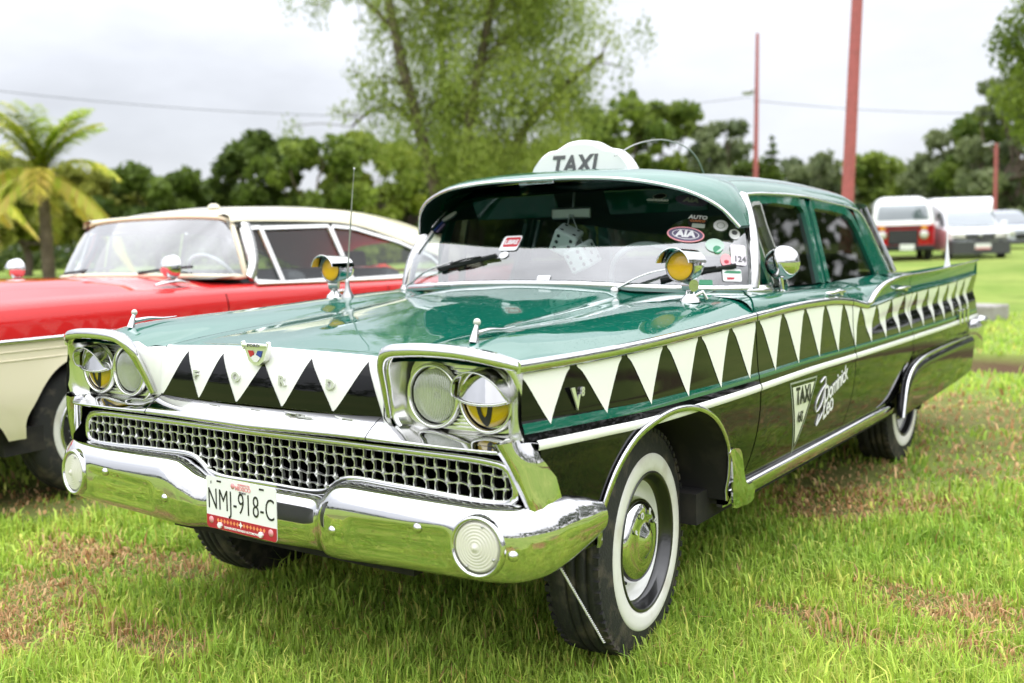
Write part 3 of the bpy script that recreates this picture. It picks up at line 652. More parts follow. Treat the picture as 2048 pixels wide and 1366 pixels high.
for x, y, z in ((.348, -.767, .487), (.640, -.769, .535), (.905, -.741, .500)):
    for s_ in (1, -1):
        g = G(); ax = (0, -1, 0) if x < .8 else (s_*.5, -.87, 0); g.lathe([(.0135, -.004), (.013, .003), (.009, .0075), (.0045, .0095), (0, .010)], (s_*x, y+(.004 if x < .8 else 0), z), ax, 16); g.obj('bumper_bolt', M['chrome'], bumper)
for s_ in (1, -1):
    c = np.array((s_*.818, -.762, .514)); ax = np.array((s_*.10, -1, .06)); g = G(); g.lathe([(.076, -.03), (.074, .002), (.070, .008), (.065, .007), (.062, .000), (.061, -.006)], c, ax, 40); pl = g.obj('parking_lamp', M['chrome'], bumper)
    prof = [(.061, -.002)]
    for k in range(7): r_ = .058-.0075*k; prof += [(r_, .002+.0014*k), (r_-.003, .0050+.0014*k), (r_-.0055, .0046+.0014*k)]
    g = G(); g.lathe(prof+[(.004, .018), (0, .018)], c, ax, 40); g.obj('lamp_lens', M['lensw'], pl)
    a_, b_ = nrm(np.cross(ax, (0, 0, 1))), nrm(np.cross(np.cross(ax, (0, 0, 1)), ax))
    for q in (1.9, 5.2, 3.6): g = G(); g.lathe([(.003, 0), (.003, .0025), (0, .003)], c+(a_*math.cos(q)+b_*math.sin(q))*.053+nrm(ax)*.006, ax, 8); g.obj('lens_screw', M['steel'], pl)
# ---- licence plate
pm = frame((1, -.015, -.012), (.02, .02, 1)); pcn = np.array((.053, -.812, .520))
def PL(x, z, d=0): return pcn+pm@np.array([x, z, d])
def rrect(w_, h_, r_, n=4): return [(sx*(w_/2-r_)+r_*math.cos(q), sz*(h_/2-r_)+r_*math.sin(q)) for sx, sz, q0 in ((1, 1, 0), (-1, 1, 90), (-1, -1, 180), (1, -1, 270)) for q in np.radians(np.linspace(q0, q0+90, n))]
g = G(); g.plate([PL(a, b) for a, b in rrect(.290, .146, .010)], pm[:, 2]*.002); plate = g.obj('licence_plate', M['plate'], taxi)
g = G(); lp = [(a, b) for a, b in rrect(.289, .145, .010) if b < -.04]+[(.1445, -.036), (-.1445, -.036)]; lp = sorted(lp, key=lambda q: math.atan2(q[1]+.052, q[0])); g.plate([PL(a, b, .0022) for a, b in lp], pm[:, 2]*.0006); g.obj('plate_band', M['platered'], plate)
text('plate_lettering', 'NMJ-918-C', .086, M['ink'], plate, PL(0, .008, .0026), pm, width=.66, ext=.0008, off=-.0011, space=1.06)
text('plate_lettering', 'MEXICO', .017, M['pink'], plate, PL(.012, .052, .0026), pm, off=.0004)
text('plate_lettering', 'GOBIERNO DEL', .007, M['pink'], plate, PL(.016, .063, .0026), pm)
text('plate_lettering', 'ESTADO', .0075, M['ink2'], plate, PL(.010, .041, .0026), pm)
text('plate_lettering', 'TRANSPORTE PRIVADO AUTOMOVIL', .0085, M['plate'], plate, PL(0, -.064, .003), pm, off=.0002)
text('plate_lettering', 'F', .012, M['ink2'], plate, PL(-.122, .055, .0026), pm)
for x, mt in ((-.124, 'pink'), (.122, 'pink')): g = G(); g.lathe([(.010, 0), (.010, .0006), (0, .0006)], PL(x, -.050, .003), pm[:, 2], 16); g.obj('plate_seal', M[mt], plate)
g = G(); g.lathe([(.008, 0), (.008, .0008), (0, .0008)], PL(-.030, .056, .0022), pm[:, 2], 12); g.obj('plate_seal', M['pink'], plate)
for k in range(15):
    if k == 7: continue
    g = G(); x = -.095+k*.0136; g.plate([PL(x+a, -.048+b, .003) for a, b in ((.0055, 0), (0, .0065), (-.0055, 0), (0, -.0065))], pm[:, 2]*.0004); g.obj('plate_ornament', M['orange'], plate)
g = G(); g.plate([PL(a, -.048+b, .003) for a, b in ((.009, 0), (.003, .003), (0, .010), (-.003, .003), (-.009, 0), (-.003, -.003), (0, -.010), (.003, -.003))], pm[:, 2]*.0005); g.obj('plate_ornament', M['plate'], plate)
for x in (-.085, .085):
    g = G(); g.lathe([(.0085, 0), (.0085, .007), (.004, .008), (0, .008)], PL(x, -.060, .002), pm[:, 2], 6, smooth=False); g.obj('plate_bolt', M['plate'], plate)
for x in (-.088, .088): g = G(); g.box(PL(x, .062, .003), (.018, .001, .005), M=pm@np.diag([1, 1, 1])[:, [0, 2, 1]]); g.obj('plate_slot', M['ink'], plate)
g = G(); g.box((.06, -.765, .50), (.20, .06, .05)); g.obj('plate_bracket', M['black_flat'], plate) if False else None
# ---- headlamp pods
rim = cr([(.497, -.686, .79), (.508, -.708, .86), (.522, -.730, .918), (.548, -.740, .946), (.62, -.744, .957), (.75, -.742, .957), (.835, -.728, .946), (.882, -.708, .924), (.902, -.692, .87), (.902, -.684, .82), (.892, -.678, .775), (.868, -.678, .756), (.75, -.684, .750), (.60, -.688, .750), (.525, -.688, .760)], 80, closed=True)
cen = np.array([.708, 0, .848])
def sh(k, y, kz=None): 
    q = rim.copy(); q[:, 0] = cen[0]+(rim[:, 0]-cen[0])*k; q[:, 2] = cen[2]+(rim[:, 2]-cen[2])*(kz or k)
    q[:, 1] = y if y is not None else q[:, 1]; return q
g = G(); r1 = sh(.955, None)+[0, .010, 0]; r2 = sh(.90, -.664); r3 = sh(.87, -.654)
g.grid([rim+[0, .03, 0], rim, sh(.985, None)-[0, .004, 0], r1, r2, r3], cv=True, flip=True); g.loftcap(r3, 0, False)
for pi, pod in enumerate(both(g, 'headlamp_bezel', M['alu'], taxi)):
    s_ = 1 if pi == 0 else -1
    pth = cr([(.490, -.682, .785), (.502, -.708, .86), (.517, -.733, .922), (.545, -.746, .953), (.62, -.752, .965), (.75, -.750, .965), (.835, -.736, .954), (.880, -.712, .940), (.906, -.692, .930)], 60)
    g = G(); ww_ = np.interp(np.linspace(0, 1, 60), [0, .2, .32, .5, .9, 1], [.6, .75, 1.0, 1.0, .9, .7])
    g.sweep(pth, [(-.006, -.014), (.008, -.015), (.016, -.006), (.015, .008), (.004, .018), (-.014, .017)], upv=np.array([nrm((q[0]-.708, .0, (q[2]-.848)*1.6)) for q in pth]), scale=ww_)
    (g if s_ > 0 else g.mirror()).obj('brow_trim', M['chrome'], pod)
    g = G(); g.grid([[(x, -.652+.0, z) for x in (.93, .935)] for z in (.76, .93)])
    # side closing plate between pod and fender
    g = G(); sel = rim[(rim[:, 0] > .83)]; sel = sel[np.argsort(-sel[:, 2])]; fz_ = sel[:, 2]; en = np.stack([np.interp(fz_, [.75, .8, .86, .93], [.913, .915, .914, .910]), np.interp(fz_, [.74, .80, .86, .92], [-.694, -.707, -.704, -.69]), fz_], 1); inn = sel*[1, 0, 1]+[-.055, -.668, 0]; inn[:, 0] = np.maximum(inn[:, 0], .850); g.grid([cr(np.array([inn[i], (inn[i]+sel[i])/2-[0, .004, 0], sel[i]-[0, .006, 0], (sel[i]+en[i])/2-[-.003, .006, 0], en[i]]), 10) for i in range(len(sel))])
    (g if s_ > 0 else g.mirror()).obj('bezel_edge', M['alu'], pod)
    # ribs between the lamps
    for k in range(17):
        z = .770+.0095*k; hw = math.sqrt(max(.0, .080**2-(z-.844)**2)); xa, xb = max(.624+hw, .640), min(.788-hw, .772)
        if xb-xa < .004: continue
        g = G(); g.box(((xa+xb)/2, -.656, z), (xb-xa, .006, .0042), bev=.0012); (g if s_ > 0 else g.mirror()).obj('bezel_rib', M['alu'], pod)
    g = G(); g.grid([[(.56, -.684, .749), (.88, -.678, .752)], [(.56, -.72, .742), (.88, -.712, .744)]]); (g if s_ > 0 else g.mirror()).obj('bezel_ledge', M['chrome'], pod)
    for j, x in enumerate((.624, .788)):
        c = np.array((x, -.662, .844)); ax = (0, -1, 0); g = G(); g.lathe([(.083, .000), (.082, .010), (.078, .015), (.0735, .013), (.0715, .004)], c, ax, 48)
        hl = (g if s_ > 0 else g.mirror()).obj('headlamp', M['alu'], pod)
        g = G(); g.lathe([(.0718, .005), (.071, -.010), (.0665, -.012)], c, ax, 40); (g if s_ > 0 else g.mirror()).obj('lamp_gasket', M['black_flat'], hl)
        g = G(); pr = [(.067*math.cos(q), .002+.015*math.sin(q)) for q in np.linspace(0, math.pi/2, 9)]
        g.lathe(pr, c, ax, 40); lz = (g if s_ > 0 else g.mirror()).obj('lamp_lens', M['clear'] if j == 0 else M['yellowlens'] if 'yellowlens' in M else M['yellow'], hl)
        if j == 0:
            g = G(); g.lathe([(.067, .001), (.061, -.020), (.048, -.040), (.028, -.053), (.012, -.057), (0, -.058)], c, ax, 40); (g if s_ > 0 else g.mirror()).obj('reflector', M['refl'], hl)
            g = G(); g.lathe([(.013, -.05), (.013, -.014), (.009, -.004), (0, -.001)], c, ax, 16); (g if s_ > 0 else g.mirror()).obj('bulb_shield', M['steel'], hl)
            for k in range(-12, 13):
                zx = k*.0051; h = math.sqrt(max(.065**2-zx**2, 1e-6)); q = np.array([c+(zx, -.002-.0148*math.sqrt(max(0, 1-(zx**2+z**2)/.067**2)), z) for z in np.linspace(-h, h, 11)]); g = G(); g.tube(q, .0015, 4); (g if s_ > 0 else g.mirror()).obj('lens_flute', M['flute'], hl)
        else:
            # cat-eye pupil
            g = G(); V = []
            for kk in (1, .52):
                for q in np.linspace(0, 2*math.pi, 25)[:-1]:
                    px_, pz_ = .025*(1 if kk == 1 else .42)*math.copysign(abs(math.cos(q))**1.3, math.cos(q)), .064*(1 if kk == 1 else .50)*math.sin(q); V.append(c+(px_, -.0032-.015*math.sqrt(max(0, 1-(px_**2+pz_**2)/.067**2)), pz_-(0 if kk == 1 else .008)))
            g.add(V, [(i, (i+1) % 24, 24+(i+1) % 24, 24+i) for i in range(24)]); (g if s_ > 0 else g.mirror()).obj('cat_eye_pupil', M['ink'], hl)
            # eyelid: half hood over the lamp
            rowsA = []
            for u in np.linspace(0, 1, 8):
                d = .010+.056*u; rr = .079+.003*u; row = []
                for q in np.linspace(math.pi*1.0, 0, 25):
                    st = math.sin(q); row.append(c+(rr*math.cos(q)*(1-.03*u), -d*(.35+.65*st**.5 if st > 0 else .35), .002+rr*st*(1-.12*u)))
                rowsA.append(row)
            g = G(); g.grid(rowsA); e_ = np.array(rowsA[-1]); g.tube(e_, .0022, 6)
            # lower lip bar
            lp_ = cr([c+(-.079, -.023, .004), c+(-.046, -.032, -.004), c+(0, -.036, -.007), c+(.046, -.032, -.004), c+(.079, -.023, .004)], 20); g.tube(lp_, .0042, 8)
            lid = (g if s_ > 0 else g.mirror()).obj('headlamp_eyelid', M['chrome'], hl)
            g = G(); fan = []
            for u in np.linspace(0, 1, 6): fan.append([c+(.074*math.cos(q), -.021-.012*math.sin(q)*(1-u), -.003+u*.064*math.sin(q)) for q in np.linspace(math.pi, 0, 17)])
            g.grid(fan); (g if s_ > 0 else g.mirror()).obj('eyelid_plate', M['chrome'], lid)
# ---- fender ornaments
for s_ in (1, -1):
    c = np.array((.702, -.583, 0)); zb = ZH1(.702, -.583)
    g = G(); path = np.array([(.702, -.60, zb-.004), (.702, -.592, zb+.02), (.702, -.585, zb+.038)]); g.sweep(path, [(.010, -.008), (.010, .008), (0, .014), (-.010, .008), (-.010, -.008), (0, -.014)], upv=(0, 1, 0), scale=[1.05, .72, .48])
    tail_ = cr([(.702, -.585, zb+.020), (.702, -.53, zb+.024), (.702, -.47, zb+.020), (.702, -.42, ZH1(.702, -.42)+.010)], 14); g.sweep(tail_, [(.012, 0), (0, .006), (-.012, 0), (0, -.010)], scale=np.linspace(1, .15, 14))
    orn = (g if s_ > 0 else g.mirror()).obj('fender_ornament', M['chrome'], fenders[0 if s_ > 0 else 1])
    g = G(); g.lathe([(.0001, -.013)]+[(.0098*math.sin(q), -.0098*math.cos(q)) for q in np.linspace(.3, math.pi, 10)], (.702*s_, -.583, zb+.046), (0, 0, 1), 16); g.obj('ornament_ball', M['lensw'], orn)
# ---- wheels
def wheel(cx, cy, cz, steer, side, rear=False):
    root = link('wheel', None, taxi); root.location = (cx, cy, cz); root.rotation_euler = (0, 0, steer); root.empty_display_size = .1
    a = side; Rt = .336
    g = G(); tp = [(.200, .086), (.212, .090), (.235, .093), (.262, .091), (.290, .086), (.305, .083), (.318, .080), (.328, .074), (.334, .062), (.335, .050), (.329, .049), (.329, .043), (.336, .042), (.336, .018), (.329, .017), (.329, .011), (.336, .010), (.336, -.012), (.329, -.013), (.329, -.019), (.336, -.02), (.335, -.05), (.331, -.068), (.316, -.082), (.28, -.09), (.24, -.088), (.20, -.08)]
    g.lathe([(r_, h) for r_, h in tp], (0, 0, 0), (a, 0, 0), 72)
    # shoulder lugs
    for k in range(64):
        q = 2*math.pi*k/64; cq, sq = math.cos(q), math.sin(q)
        for h0, h1 in ((.064, .082), (-.064, -.082)):
            M3 = np.array([[1, 0, 0], [0, cq, -sq], [0, sq, cq]]); g.box(np.array([a*(h0+h1)/2, 0, 0])+M3@np.array([0, 0, .3265]), (abs(h1-h0), .019, .012), M=M3)
    g.obj('tyre', M['tyre'], root)
    g = G(); g.lathe([(.204, .0895), (.206, .0925), (.222, .0955), (.240, .0960), (.254, .0945), (.258, .0915), (.2585, .0905)], (0, 0, 0), (a, 0, 0), 72); g.obj('whitewall', M['whitewall'], root)
    g = G(); g.lathe([(.205, .086), (.206, .094), (.199, .096), (.194, .090), (.190, .070), (.183, .058), (.176, .056)], (0, 0, 0), (a, 0, 0), 64); rim_ = g.obj('rim', M['rimblack'], root)
    g = G(); g.lathe([(.176, .056), (.168, .036), (.150, .026), (.140, .030), (.10, .032), (0, .03)], (0, 0, 0), (a, 0, 0), 48); g.obj('rim_centre', M['white'], rim_)
    g = G(); g.lathe([(.130, .030), (.127, .052), (.120, .068), (.108, .077), (.092, .081), (.078, .083), (.064, .079), (.050, .084), (.034, .094), (.016, .100), (0, .101)], (0, 0, 0), (a, 0, 0), 64); hc = g.obj('hubcap', M['chrome'], root)
    for k, ch in enumerate('FORD'):
        q = math.radians(150-40*k if a > 0 else 150-40*k); p = np.array((a*.0875, a*.086*math.cos(q), .086*math.sin(q))); u_ = np.array((0, a*math.cos(q), math.sin(q))); r_ = np.cross(u_, (a, 0, 0))
        text('hubcap_letter', ch, .026, M['sticker'], hc, p, frame(r_, u_), off=.0008, ext=.001)
    g = G(); g.lathe([(.012, 0), (.010, .012), (.004, .030), (0, .032)], (a*.052, .165*math.cos(2.6), .165*math.sin(-2.6)), (a, 0, 0), 8); g.obj('valve_stem', M['rubber'], root)
    return root
wheel(.765, 0, .333, R(6), 1); wheel(-.765, 0, .333, R(6), -1); wheel(.735, 2.998, .333, 0, 1, True); wheel(-.735, 2.998, .333, 0, -1, True)
# ---- underbody
g = G(); g.box((0, 1.95, .36), (1.75, 3.3, .10)); g.box((0, -.30, .42), (1.0, .65, .14)); g.box((0, 3.75, .44), (1.7, .9, .18)); g.box((0, 0, .30), (1.2, .10, .08)); g.lathe([(.06, -.9), (.06, .9)], (0, 2.998, .333), (1, 0, 0), 12); g.box((.62, .47, .33), (.10, .05, .14)); g.obj('underbody', M['dark'], taxi)
# inner walls so nothing is seen through the wheel openings
g = G(); g.grid([[(.56, y, z) for y in (-.5, 1.0)] for z in (.44, .9)]); g.grid([[(y2, -.56, z) for y2 in (-.6, .6)] for z in (.46, .75)]); both(g, 'inner_panel', M['dark'], taxi)
# ---- ground strap hanging from the bumper end
g = G(); pth = np.linspace((.915, -.555, .42), (.893, -.318, .146), 40)
for k in range(2):
    q = np.array([p+np.array((.0022*math.cos(i*1.1+k*math.pi), 0, .0022*math.sin(i*1.1+k*math.pi))) for i, p in enumerate(resample(pth, 110))]); g.tube(q, .0019, 5)
g.obj('ground_strap', M['sticker'], taxi)
# ---- rear bumper end
for s_ in (1, -1):
    g = G(); P_ = cr([(.955, 3.93, 0), (.990, 4.05, 0), (.990, 4.20, 0), (.95, 4.32, 0), (.7, 4.38, 0), (.0, 4.40, 0)], 40); rows = []
    for i, p in enumerate(P_):
        t = nrm(P_[min(i+1, 39)]-P_[max(i-1, 0)]); n_ = np.array([t[1], -t[0], 0]); rows.append([p+n_*d+[0, 0, z] for d, z in ((-.06, .655), (-.03, .675), (-.008, .665), (0, .62), (-.004, .56), (-.014, .50), (-.05, .48))])
    g.grid(rows); g.lathe([(0, .055), (.016, .045), (.030, .02), (.034, -.01), (.034, -.05)], (.978, 4.14, .655), (0, -1, .1), 20)
    (g if s_ > 0 else g.mirror()).obj('rear_bumper', M['chrome'], taxi)
# ================================================================== greenhouse
def side_plane(y, z, off=0.0): return np.array([.800-.277*(z-1.01)+off, y, z])
ZRC = pc([1.02, 1.2, 1.5, 1.9, 2.3, 2.7, 3.02], [1.462, 1.480, 1.492, 1.494, 1.478, 1.440, 1.385])
ZR62 = pc([1.02, 1.2, 1.38, 1.66, 1.96, 2.31, 2.70, 3.02], [1.430, 1.441, 1.445, 1.443, 1.435, 1.419, 1.388, 1.338])
ZRL = pc([1.02, 1.1, 1.285, 1.5, 1.74, 2.07, 2.4, 2.7, 3.02], [1.366, 1.372, 1.380, 1.381, 1.377, 1.357, 1.336, 1.31, 1.285])
rows = []
for y in np.linspace(1.02, 3.02, 44):
    e = .0 if y < 2.45 else -.10*((y-2.45)/.57)**1.6
    base = [(0, float(ZRC(y))), (.25, float(ZRC(y))*.93+float(ZR62(y))*.07), (.48, float(ZRC(y))*.5+float(ZR62(y))*.5+.004), (.62+e*.7, float(ZR62(y))), (.675+e, float(ZR62(y))*.5+float(ZRL(y))*.5+.006), (.700+e, float(ZRL(y))+.010), (.703+e, float(ZRL(y))-.004)]
    c = cr([(a, y, b) for a, b in base], 24); rows.append(np.vstack([(c[1:]*[-1, 1, 1])[::-1], c]))
rows.append(rows[-1]+[0, .004, -.008]); rows.append(rows[-1]*[.99, 1, 1]+[0, -.03, -.010])
g = G(); g.grid(rows); roof = g.obj('roof', M['green'], taxi)
g = G(); g.grid([(r_*[.96, 1, 1]-[0, 0, .05])[:, :] for r_ in rows[:-2]], flip=True); g.obj('headliner', M['inside'], roof)
for s_ in (1, -1):
    ys = np.linspace(1.03, 2.42, 30); pth = np.array([(.708, y, float(ZRL(y))-.002) for y in ys]); pth = np.vstack([pth, cr([pth[-1], (.716, 2.52, 1.312), (.735, 2.60, 1.245), (.765, 2.68, 1.13), (.795, 2.755, 1.02)], 24)[1:]])
    g = G(); g.sweep(pth, [(-.006, -.005), (-.004, .006), (.007, .005), (.009, -.002), (.004, -.006)]); (g if s_ > 0 else g.mirror()).obj('drip_rail', M['chrome'], roof)
# ---- door window frames and glass
def bandplate(pts, w_, name, parent, mt, th=.022, off=-.004):
    """flat bar following points in the side-glass plane"""
    for s_ in (0, 1):
        P_ = np.array([side_plane(a, b, off) for a, b in pts]); g = G(); g.sweep(P_, [(-w_/2, -th/2), (-w_/2, th/2), (w_/2, th/2), (w_/2, -th/2)], upv=nrm((1, 0, .277)), smooth=False)
        (g if s_ == 0 else g.mirror()).obj(name, M[mt], parent[s_])
for pa, loop, glass in (
    (front_doors, [(1.135, 1.02), (1.085, 1.20), (1.105, 1.33), (1.13, 1.352), (1.40, 1.362), (1.70, 1.350), (1.742, 1.32), (1.735, 1.18), (1.70, 1.004)], None),
    (rear_doors, [(1.79, 1.004), (1.815, 1.18), (1.835, 1.335), (1.87, 1.345), (2.10, 1.335), (2.27, 1.318), (2.36, 1.29), (2.415, 1.235), (2.48, 1.10), (2.525, 1.01)], None)):
    c = np.array([(a, b, 0) for a, b in loop])[:, :2]
    c = resample(c, 60)
    bandplate(c, .046, 'window_frame', pa, 'green')
    # cover the frame's lower ends with a sill
    gy = [(a, b-.012 if b > 1.25 else b) for a, b in loop]
    for s_ in (0, 1):
        g = G(); V = [side_plane(a, b, -.010) for a, b in gy]; g.add(V, [tuple(range(len(V)))], 0, False); (g if s_ == 0 else g.mirror()).obj('window_glass', M['tint'], pa[s_])
bandplate([(1.225, 1.335), (1.228, 1.25), (1.262, 1.12), (1.285, 1.01)], .016, 'vent_window_bar', front_doors, 'alu', .03, .002)
bandplate([(1.14, 1.03), (1.11, 1.20), (1.125, 1.32), (1.15, 1.333), (1.22, 1.336)], .014, 'vent_window_frame', front_doors, 'alu', .03, .002)
# pillars behind the door frames
for s_ in (1, -1):
    g = G(); Pp = cr([side_plane(1.765, 1.0, -.012), side_plane(1.785, 1.2, -.012), side_plane(1.79, 1.37, -.012)], 8); g.sweep(Pp, [(-.03, -.01), (-.03, .01), (.03, .01), (.03, -.01)], upv=(1, 0, .27)); (g if s_ > 0 else g.mirror()).obj('centre_pillar', M['green'], taxi)
    rows = [[side_plane(a, z, .0) for a, z in q] for q in ([(2.44, 1.34), (2.47, 1.25), (2.52, 1.13), (2.575, 1.0)], [(2.47, 1.338), (2.52, 1.27), (2.60, 1.13), (2.67, 1.0)], [(2.51, 1.330), (2.58, 1.26), (2.67, 1.13), (2.75, 1.0)])]
    g = G(); g.grid([cr(r_, 12) for r_ in rows]); (g if s_ > 0 else g.mirror()).obj('rear_pillar', M['green'], taxi)
    # wrap-round rear window
    rows = []
    for t in np.linspace(0, 1, 12):
        a = t*math.pi/2; top = np.array((.715*math.cos(a)**.35 if t < 1 else 0, 2.53+.45*math.sin(a)**.8, 1.325+.05*math.sin(a))); bot = np.array((.795*math.cos(a)**.35 if t < 1 else 0, 2.77+.52*math.sin(a)**.8, 1.005)); rows.append([top*(1-u)+bot*u for u in np.linspace(0, 1, 6)])
    g = G(); g.grid(rows); (g if s_ > 0 else g.mirror()).obj('rear_window', M['rearglass'] if 'rearglass' in M else M['glass'], taxi)
# ---- windscreen
WB = cr([(0, .640, 1.056), (.20, .645, 1.054), (.40, .668, 1.046), (.55, .703, 1.038), (.68, .760, 1.032), (.77, .830, 1.028), (.815, .905, 1.026)], 30)
WT = cr([(0, 1.02, 1.445), (.20, 1.022, 1.442), (.40, 1.030, 1.430), (.52, 1.040, 1.415), (.62, 1.052, 1.395), (.68, 1.062, 1.375), (.705, 1.075, 1.360)], 30)
def ws_pt(u, v, off=0):
    """u -1..1 across, v 0 bottom .. 1 top"""
    a = abs(u)*29; i = min(int(a), 28); f = a-i; b_ = WB[i]*(1-f)+WB[i+1]*f; t_ = WT[i]*(1-f)+WT[i+1]*f; p = b_*(1-v)+t_*v; k = 4*v*(1-v); p = p+np.array((.03*abs(u)**2*k, -.030*k, .004*k)); p = p+np.array((0.6*abs(u)*off, -off*.75, off*.5)); return p*[math.copysign(1, u) if u else 1, 1, 1]
g = G(); g.grid([[ws_pt(u, v) for u in np.linspace(-1, 1, 61)] for v in np.linspace(0, 1, 16)]); ws = g.obj('windscreen', M['glass'], taxi)
loop_b = np.array([ws_pt(u, 0) for u in np.linspace(-1, 1, 61)])
g = G(); g.sweep(loop_b+[0, -.006, -.002], [(-.020, -.012), (-.020, .002), (-.010, .014), (.006, .016), (.012, .006), (.012, -.012)], upv=(0, 0, 1)); g.obj('windscreen_moulding', M['chrome'], taxi)
for s_ in (1, -1):
    e = np.array([ws_pt(1, v) for v in np.linspace(0, 1, 16)]); g = G(); g.sweep(e+[.006, .012, 0], [(-.016, -.022), (-.016, .024), (.014, .026), (.022, .004), (.014, -.022)], upv=(0, -1, 0)); 
    g.sweep(cr([(.80, .88, 1.022), (.842, .945, 1.022), (.838, 1.02, 1.02), (.815, 1.07, 1.025)], 14), [(-.018, -.02), (-.012, .014), (.012, .014), (.022, -.02)])
    (g if s_ > 0 else g.mirror()).obj('windscreen_pillar', M['chrome2'], taxi)
g = G(); rows = [[(x, y, ZH1(x, min(y, .98))-.001) for x in np.linspace(-.80, .80, 41)] for y in np.linspace(.604, 1.05, 10)]; g.grid(rows)
for sx in (): g.grid([[(sx*(.80+t*(float(XE(.6))-.82)), .604+q*(u1(1-t)-.606)*(1), ZH1(.80+t*(float(XE(.6))-.82), .62)+.001) for t in np.linspace(0, 1, 6)] for q in np.linspace(0, 1, 6)])
g.obj('cowl', M['green'], taxi)
# ---- outside sun visor over the windscreen
LIP = cr([(0, .700, 1.456), (.20, .706, 1.452), (.40, .730, 1.437), (.54, .768, 1.410), (.64, .808, 1.375), (.72, .856, 1.322), (.772, .905, 1.250)], 40)
MID = cr([(0, .86, 1.492), (.22, .866, 1.487), (.45, .885, 1.470), (.60, .915, 1.440), (.70, .945, 1.396), (.755, .968, 1.335), (.784, .995, 1.254)], 40)
ATT = cr([(0, 1.10, 1.484), (.22, 1.10, 1.479), (.45, 1.10, 1.462), (.60, 1.10, 1.442), (.680, 1.10, 1.402), (.718, 1.095, 1.335), (.752, 1.09, 1.252)], 40)
rows = []
for t in np.linspace(0, 1, 12): h = LIP*(1-t)*(1-t)+2*t*(1-t)*(MID*2-(LIP+ATT)*.5)+ATT*t*t; hm = h[1:]*[-1, 1, 1]; kk = np.linspace(0, 1, len(hm))[:, None]; hm = hm*(1+kk*[-.042, 0, 0])+kk*[0, .012, .016]; rows.append(np.vstack([hm[::-1], h]))
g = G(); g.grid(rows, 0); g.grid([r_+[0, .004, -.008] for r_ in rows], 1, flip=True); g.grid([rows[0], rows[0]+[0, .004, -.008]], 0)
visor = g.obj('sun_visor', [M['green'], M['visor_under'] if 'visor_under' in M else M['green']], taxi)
g = G(); full = rows[0]; g.sweep(full+[0, -.002, -.004], [(-.004, -.006), (-.004, .006), (.005, .006), (.006, -.006)]); g.obj('visor_trim', M['chrome'], visor)
g = G(); g.box((.03, .708, 1.440), (.16, .010, .012), bev=.003); g.obj('visor_clip', M['chrome'], visor)
# ---- wipers
def wiper(u0, p0, tip, bl):
    g = G(); a = np.array(p0); b = np.array(tip); mid = (a+b)/2+[0, -.012, .016]; g.sweep(cr([a, mid, b], 14), [(-.006, -.002), (-.005, .003), (.005, .003), (.006, -.002)], scale=np.linspace(1.2, .7, 14)); g.lathe([(.016, 0), (.014, .014), (0, .018)], a-[0, 0, .006], (0, -.3, 1), 12)
    wp = g.obj('wiper', M['chrome2'], taxi); g = G(); c, d = np.array(bl[0]), np.array(bl[1]); g.sweep([c, (c+d)/2, d], [(-.005, -.008), (-.003, .010), (.003, .010), (.005, -.008)], upv=(0, -.7, .7)); g.sweep([c*.75+d*.25+[0, -.01, .01], (c+d)/2+[0, -.016, .014], c*.25+d*.75+[0, -.01, .01]], [(-.006, -.003), (-.006, .003), (.006, .003), (.006, -.003)]); g.obj('wiper_blade', M['black_flat'], wp)
def wsp(u, v): return ws_pt(u, v, .016)
wiper(0, wsp(-.78, -.03), wsp(-.46, .22), (wsp(-.53, .15), wsp(-.19, .25)))
wiper(0, wsp(.44, -.05), wsp(.70, .17), (wsp(.62, .05), wsp(.92, .20)))
# ---- interior
g = G(); g.box((0, 1.20, .62), (1.3, .55, .22), bev=.05); g.box((0, 1.52, .86), (1.3, .16, .52), M=rotx(-.18), bev=.05); seat = g.obj('front_seat', M['cloth'], taxi)
g = G(); g.box((0, 2.25, .62), (1.35, .55, .22), bev=.05); g.box((0, 2.60, .86), (1.35, .16, .50), M=rotx(-.2), bev=.05); g.obj('rear_seat', M['cloth'], taxi)
g = G(); g.grid([[(x, y, z) for x in np.linspace(-.74, .74, 21)] for y, z in ((.70, 1.02), (.80, 1.03), (.92, 1.022), (.97, .985), (.97, .80), (.90, .70))]); dash = g.obj('dashboard', M['green'], taxi)
g = G(); g.box((-.1, .80, 1.045), (.12, .06, .03), bev=.01); g.obj('dash_box', M['sticker'], dash)
c = np.array((.36, 1.06, 1.02)); q3 = rotx(-1.05)
g = G(); g.tube([c+q3@np.array((.20*math.cos(a), .20*math.sin(a), 0)) for a in np.linspace(0, 2*math.pi, 49)[:-1]], .011, 8, closed=True); g.tube([c+q3@np.array((-.2, 0, 0)), c+q3@np.array((0, -.02, -.02)), c+q3@np.array((.2, 0, 0))], .008, 6); g.tube([c, c+q3@np.array((0, 0, -.35))], .02, 8); g.obj('steering_wheel', M['sticker'], taxi)
for x in (-.34, .34):
    g = G(); g.box((x, 1.09, 1.365), (.44, .012, .11), M=rotx(.5), bev=.005); g.obj('inside_sun_visor', M['green'], taxi)
g = G(); g.box((.02, .975, 1.325), (.17, .02, .048), M=rotz(.2), bev=.008); g.tube([(.02, .985, 1.33), (.02, 1.0, 1.41)], .006, 6); rvm = g.obj('rear_view_mirror', M['steel'], taxi)
g = G(); g.grid([[(.81*s_, y, z) for y in (.9, 2.7)] for s_ in (1,) for z in (.4, .99)]); both(g, 'door_card', M['inside'], taxi)
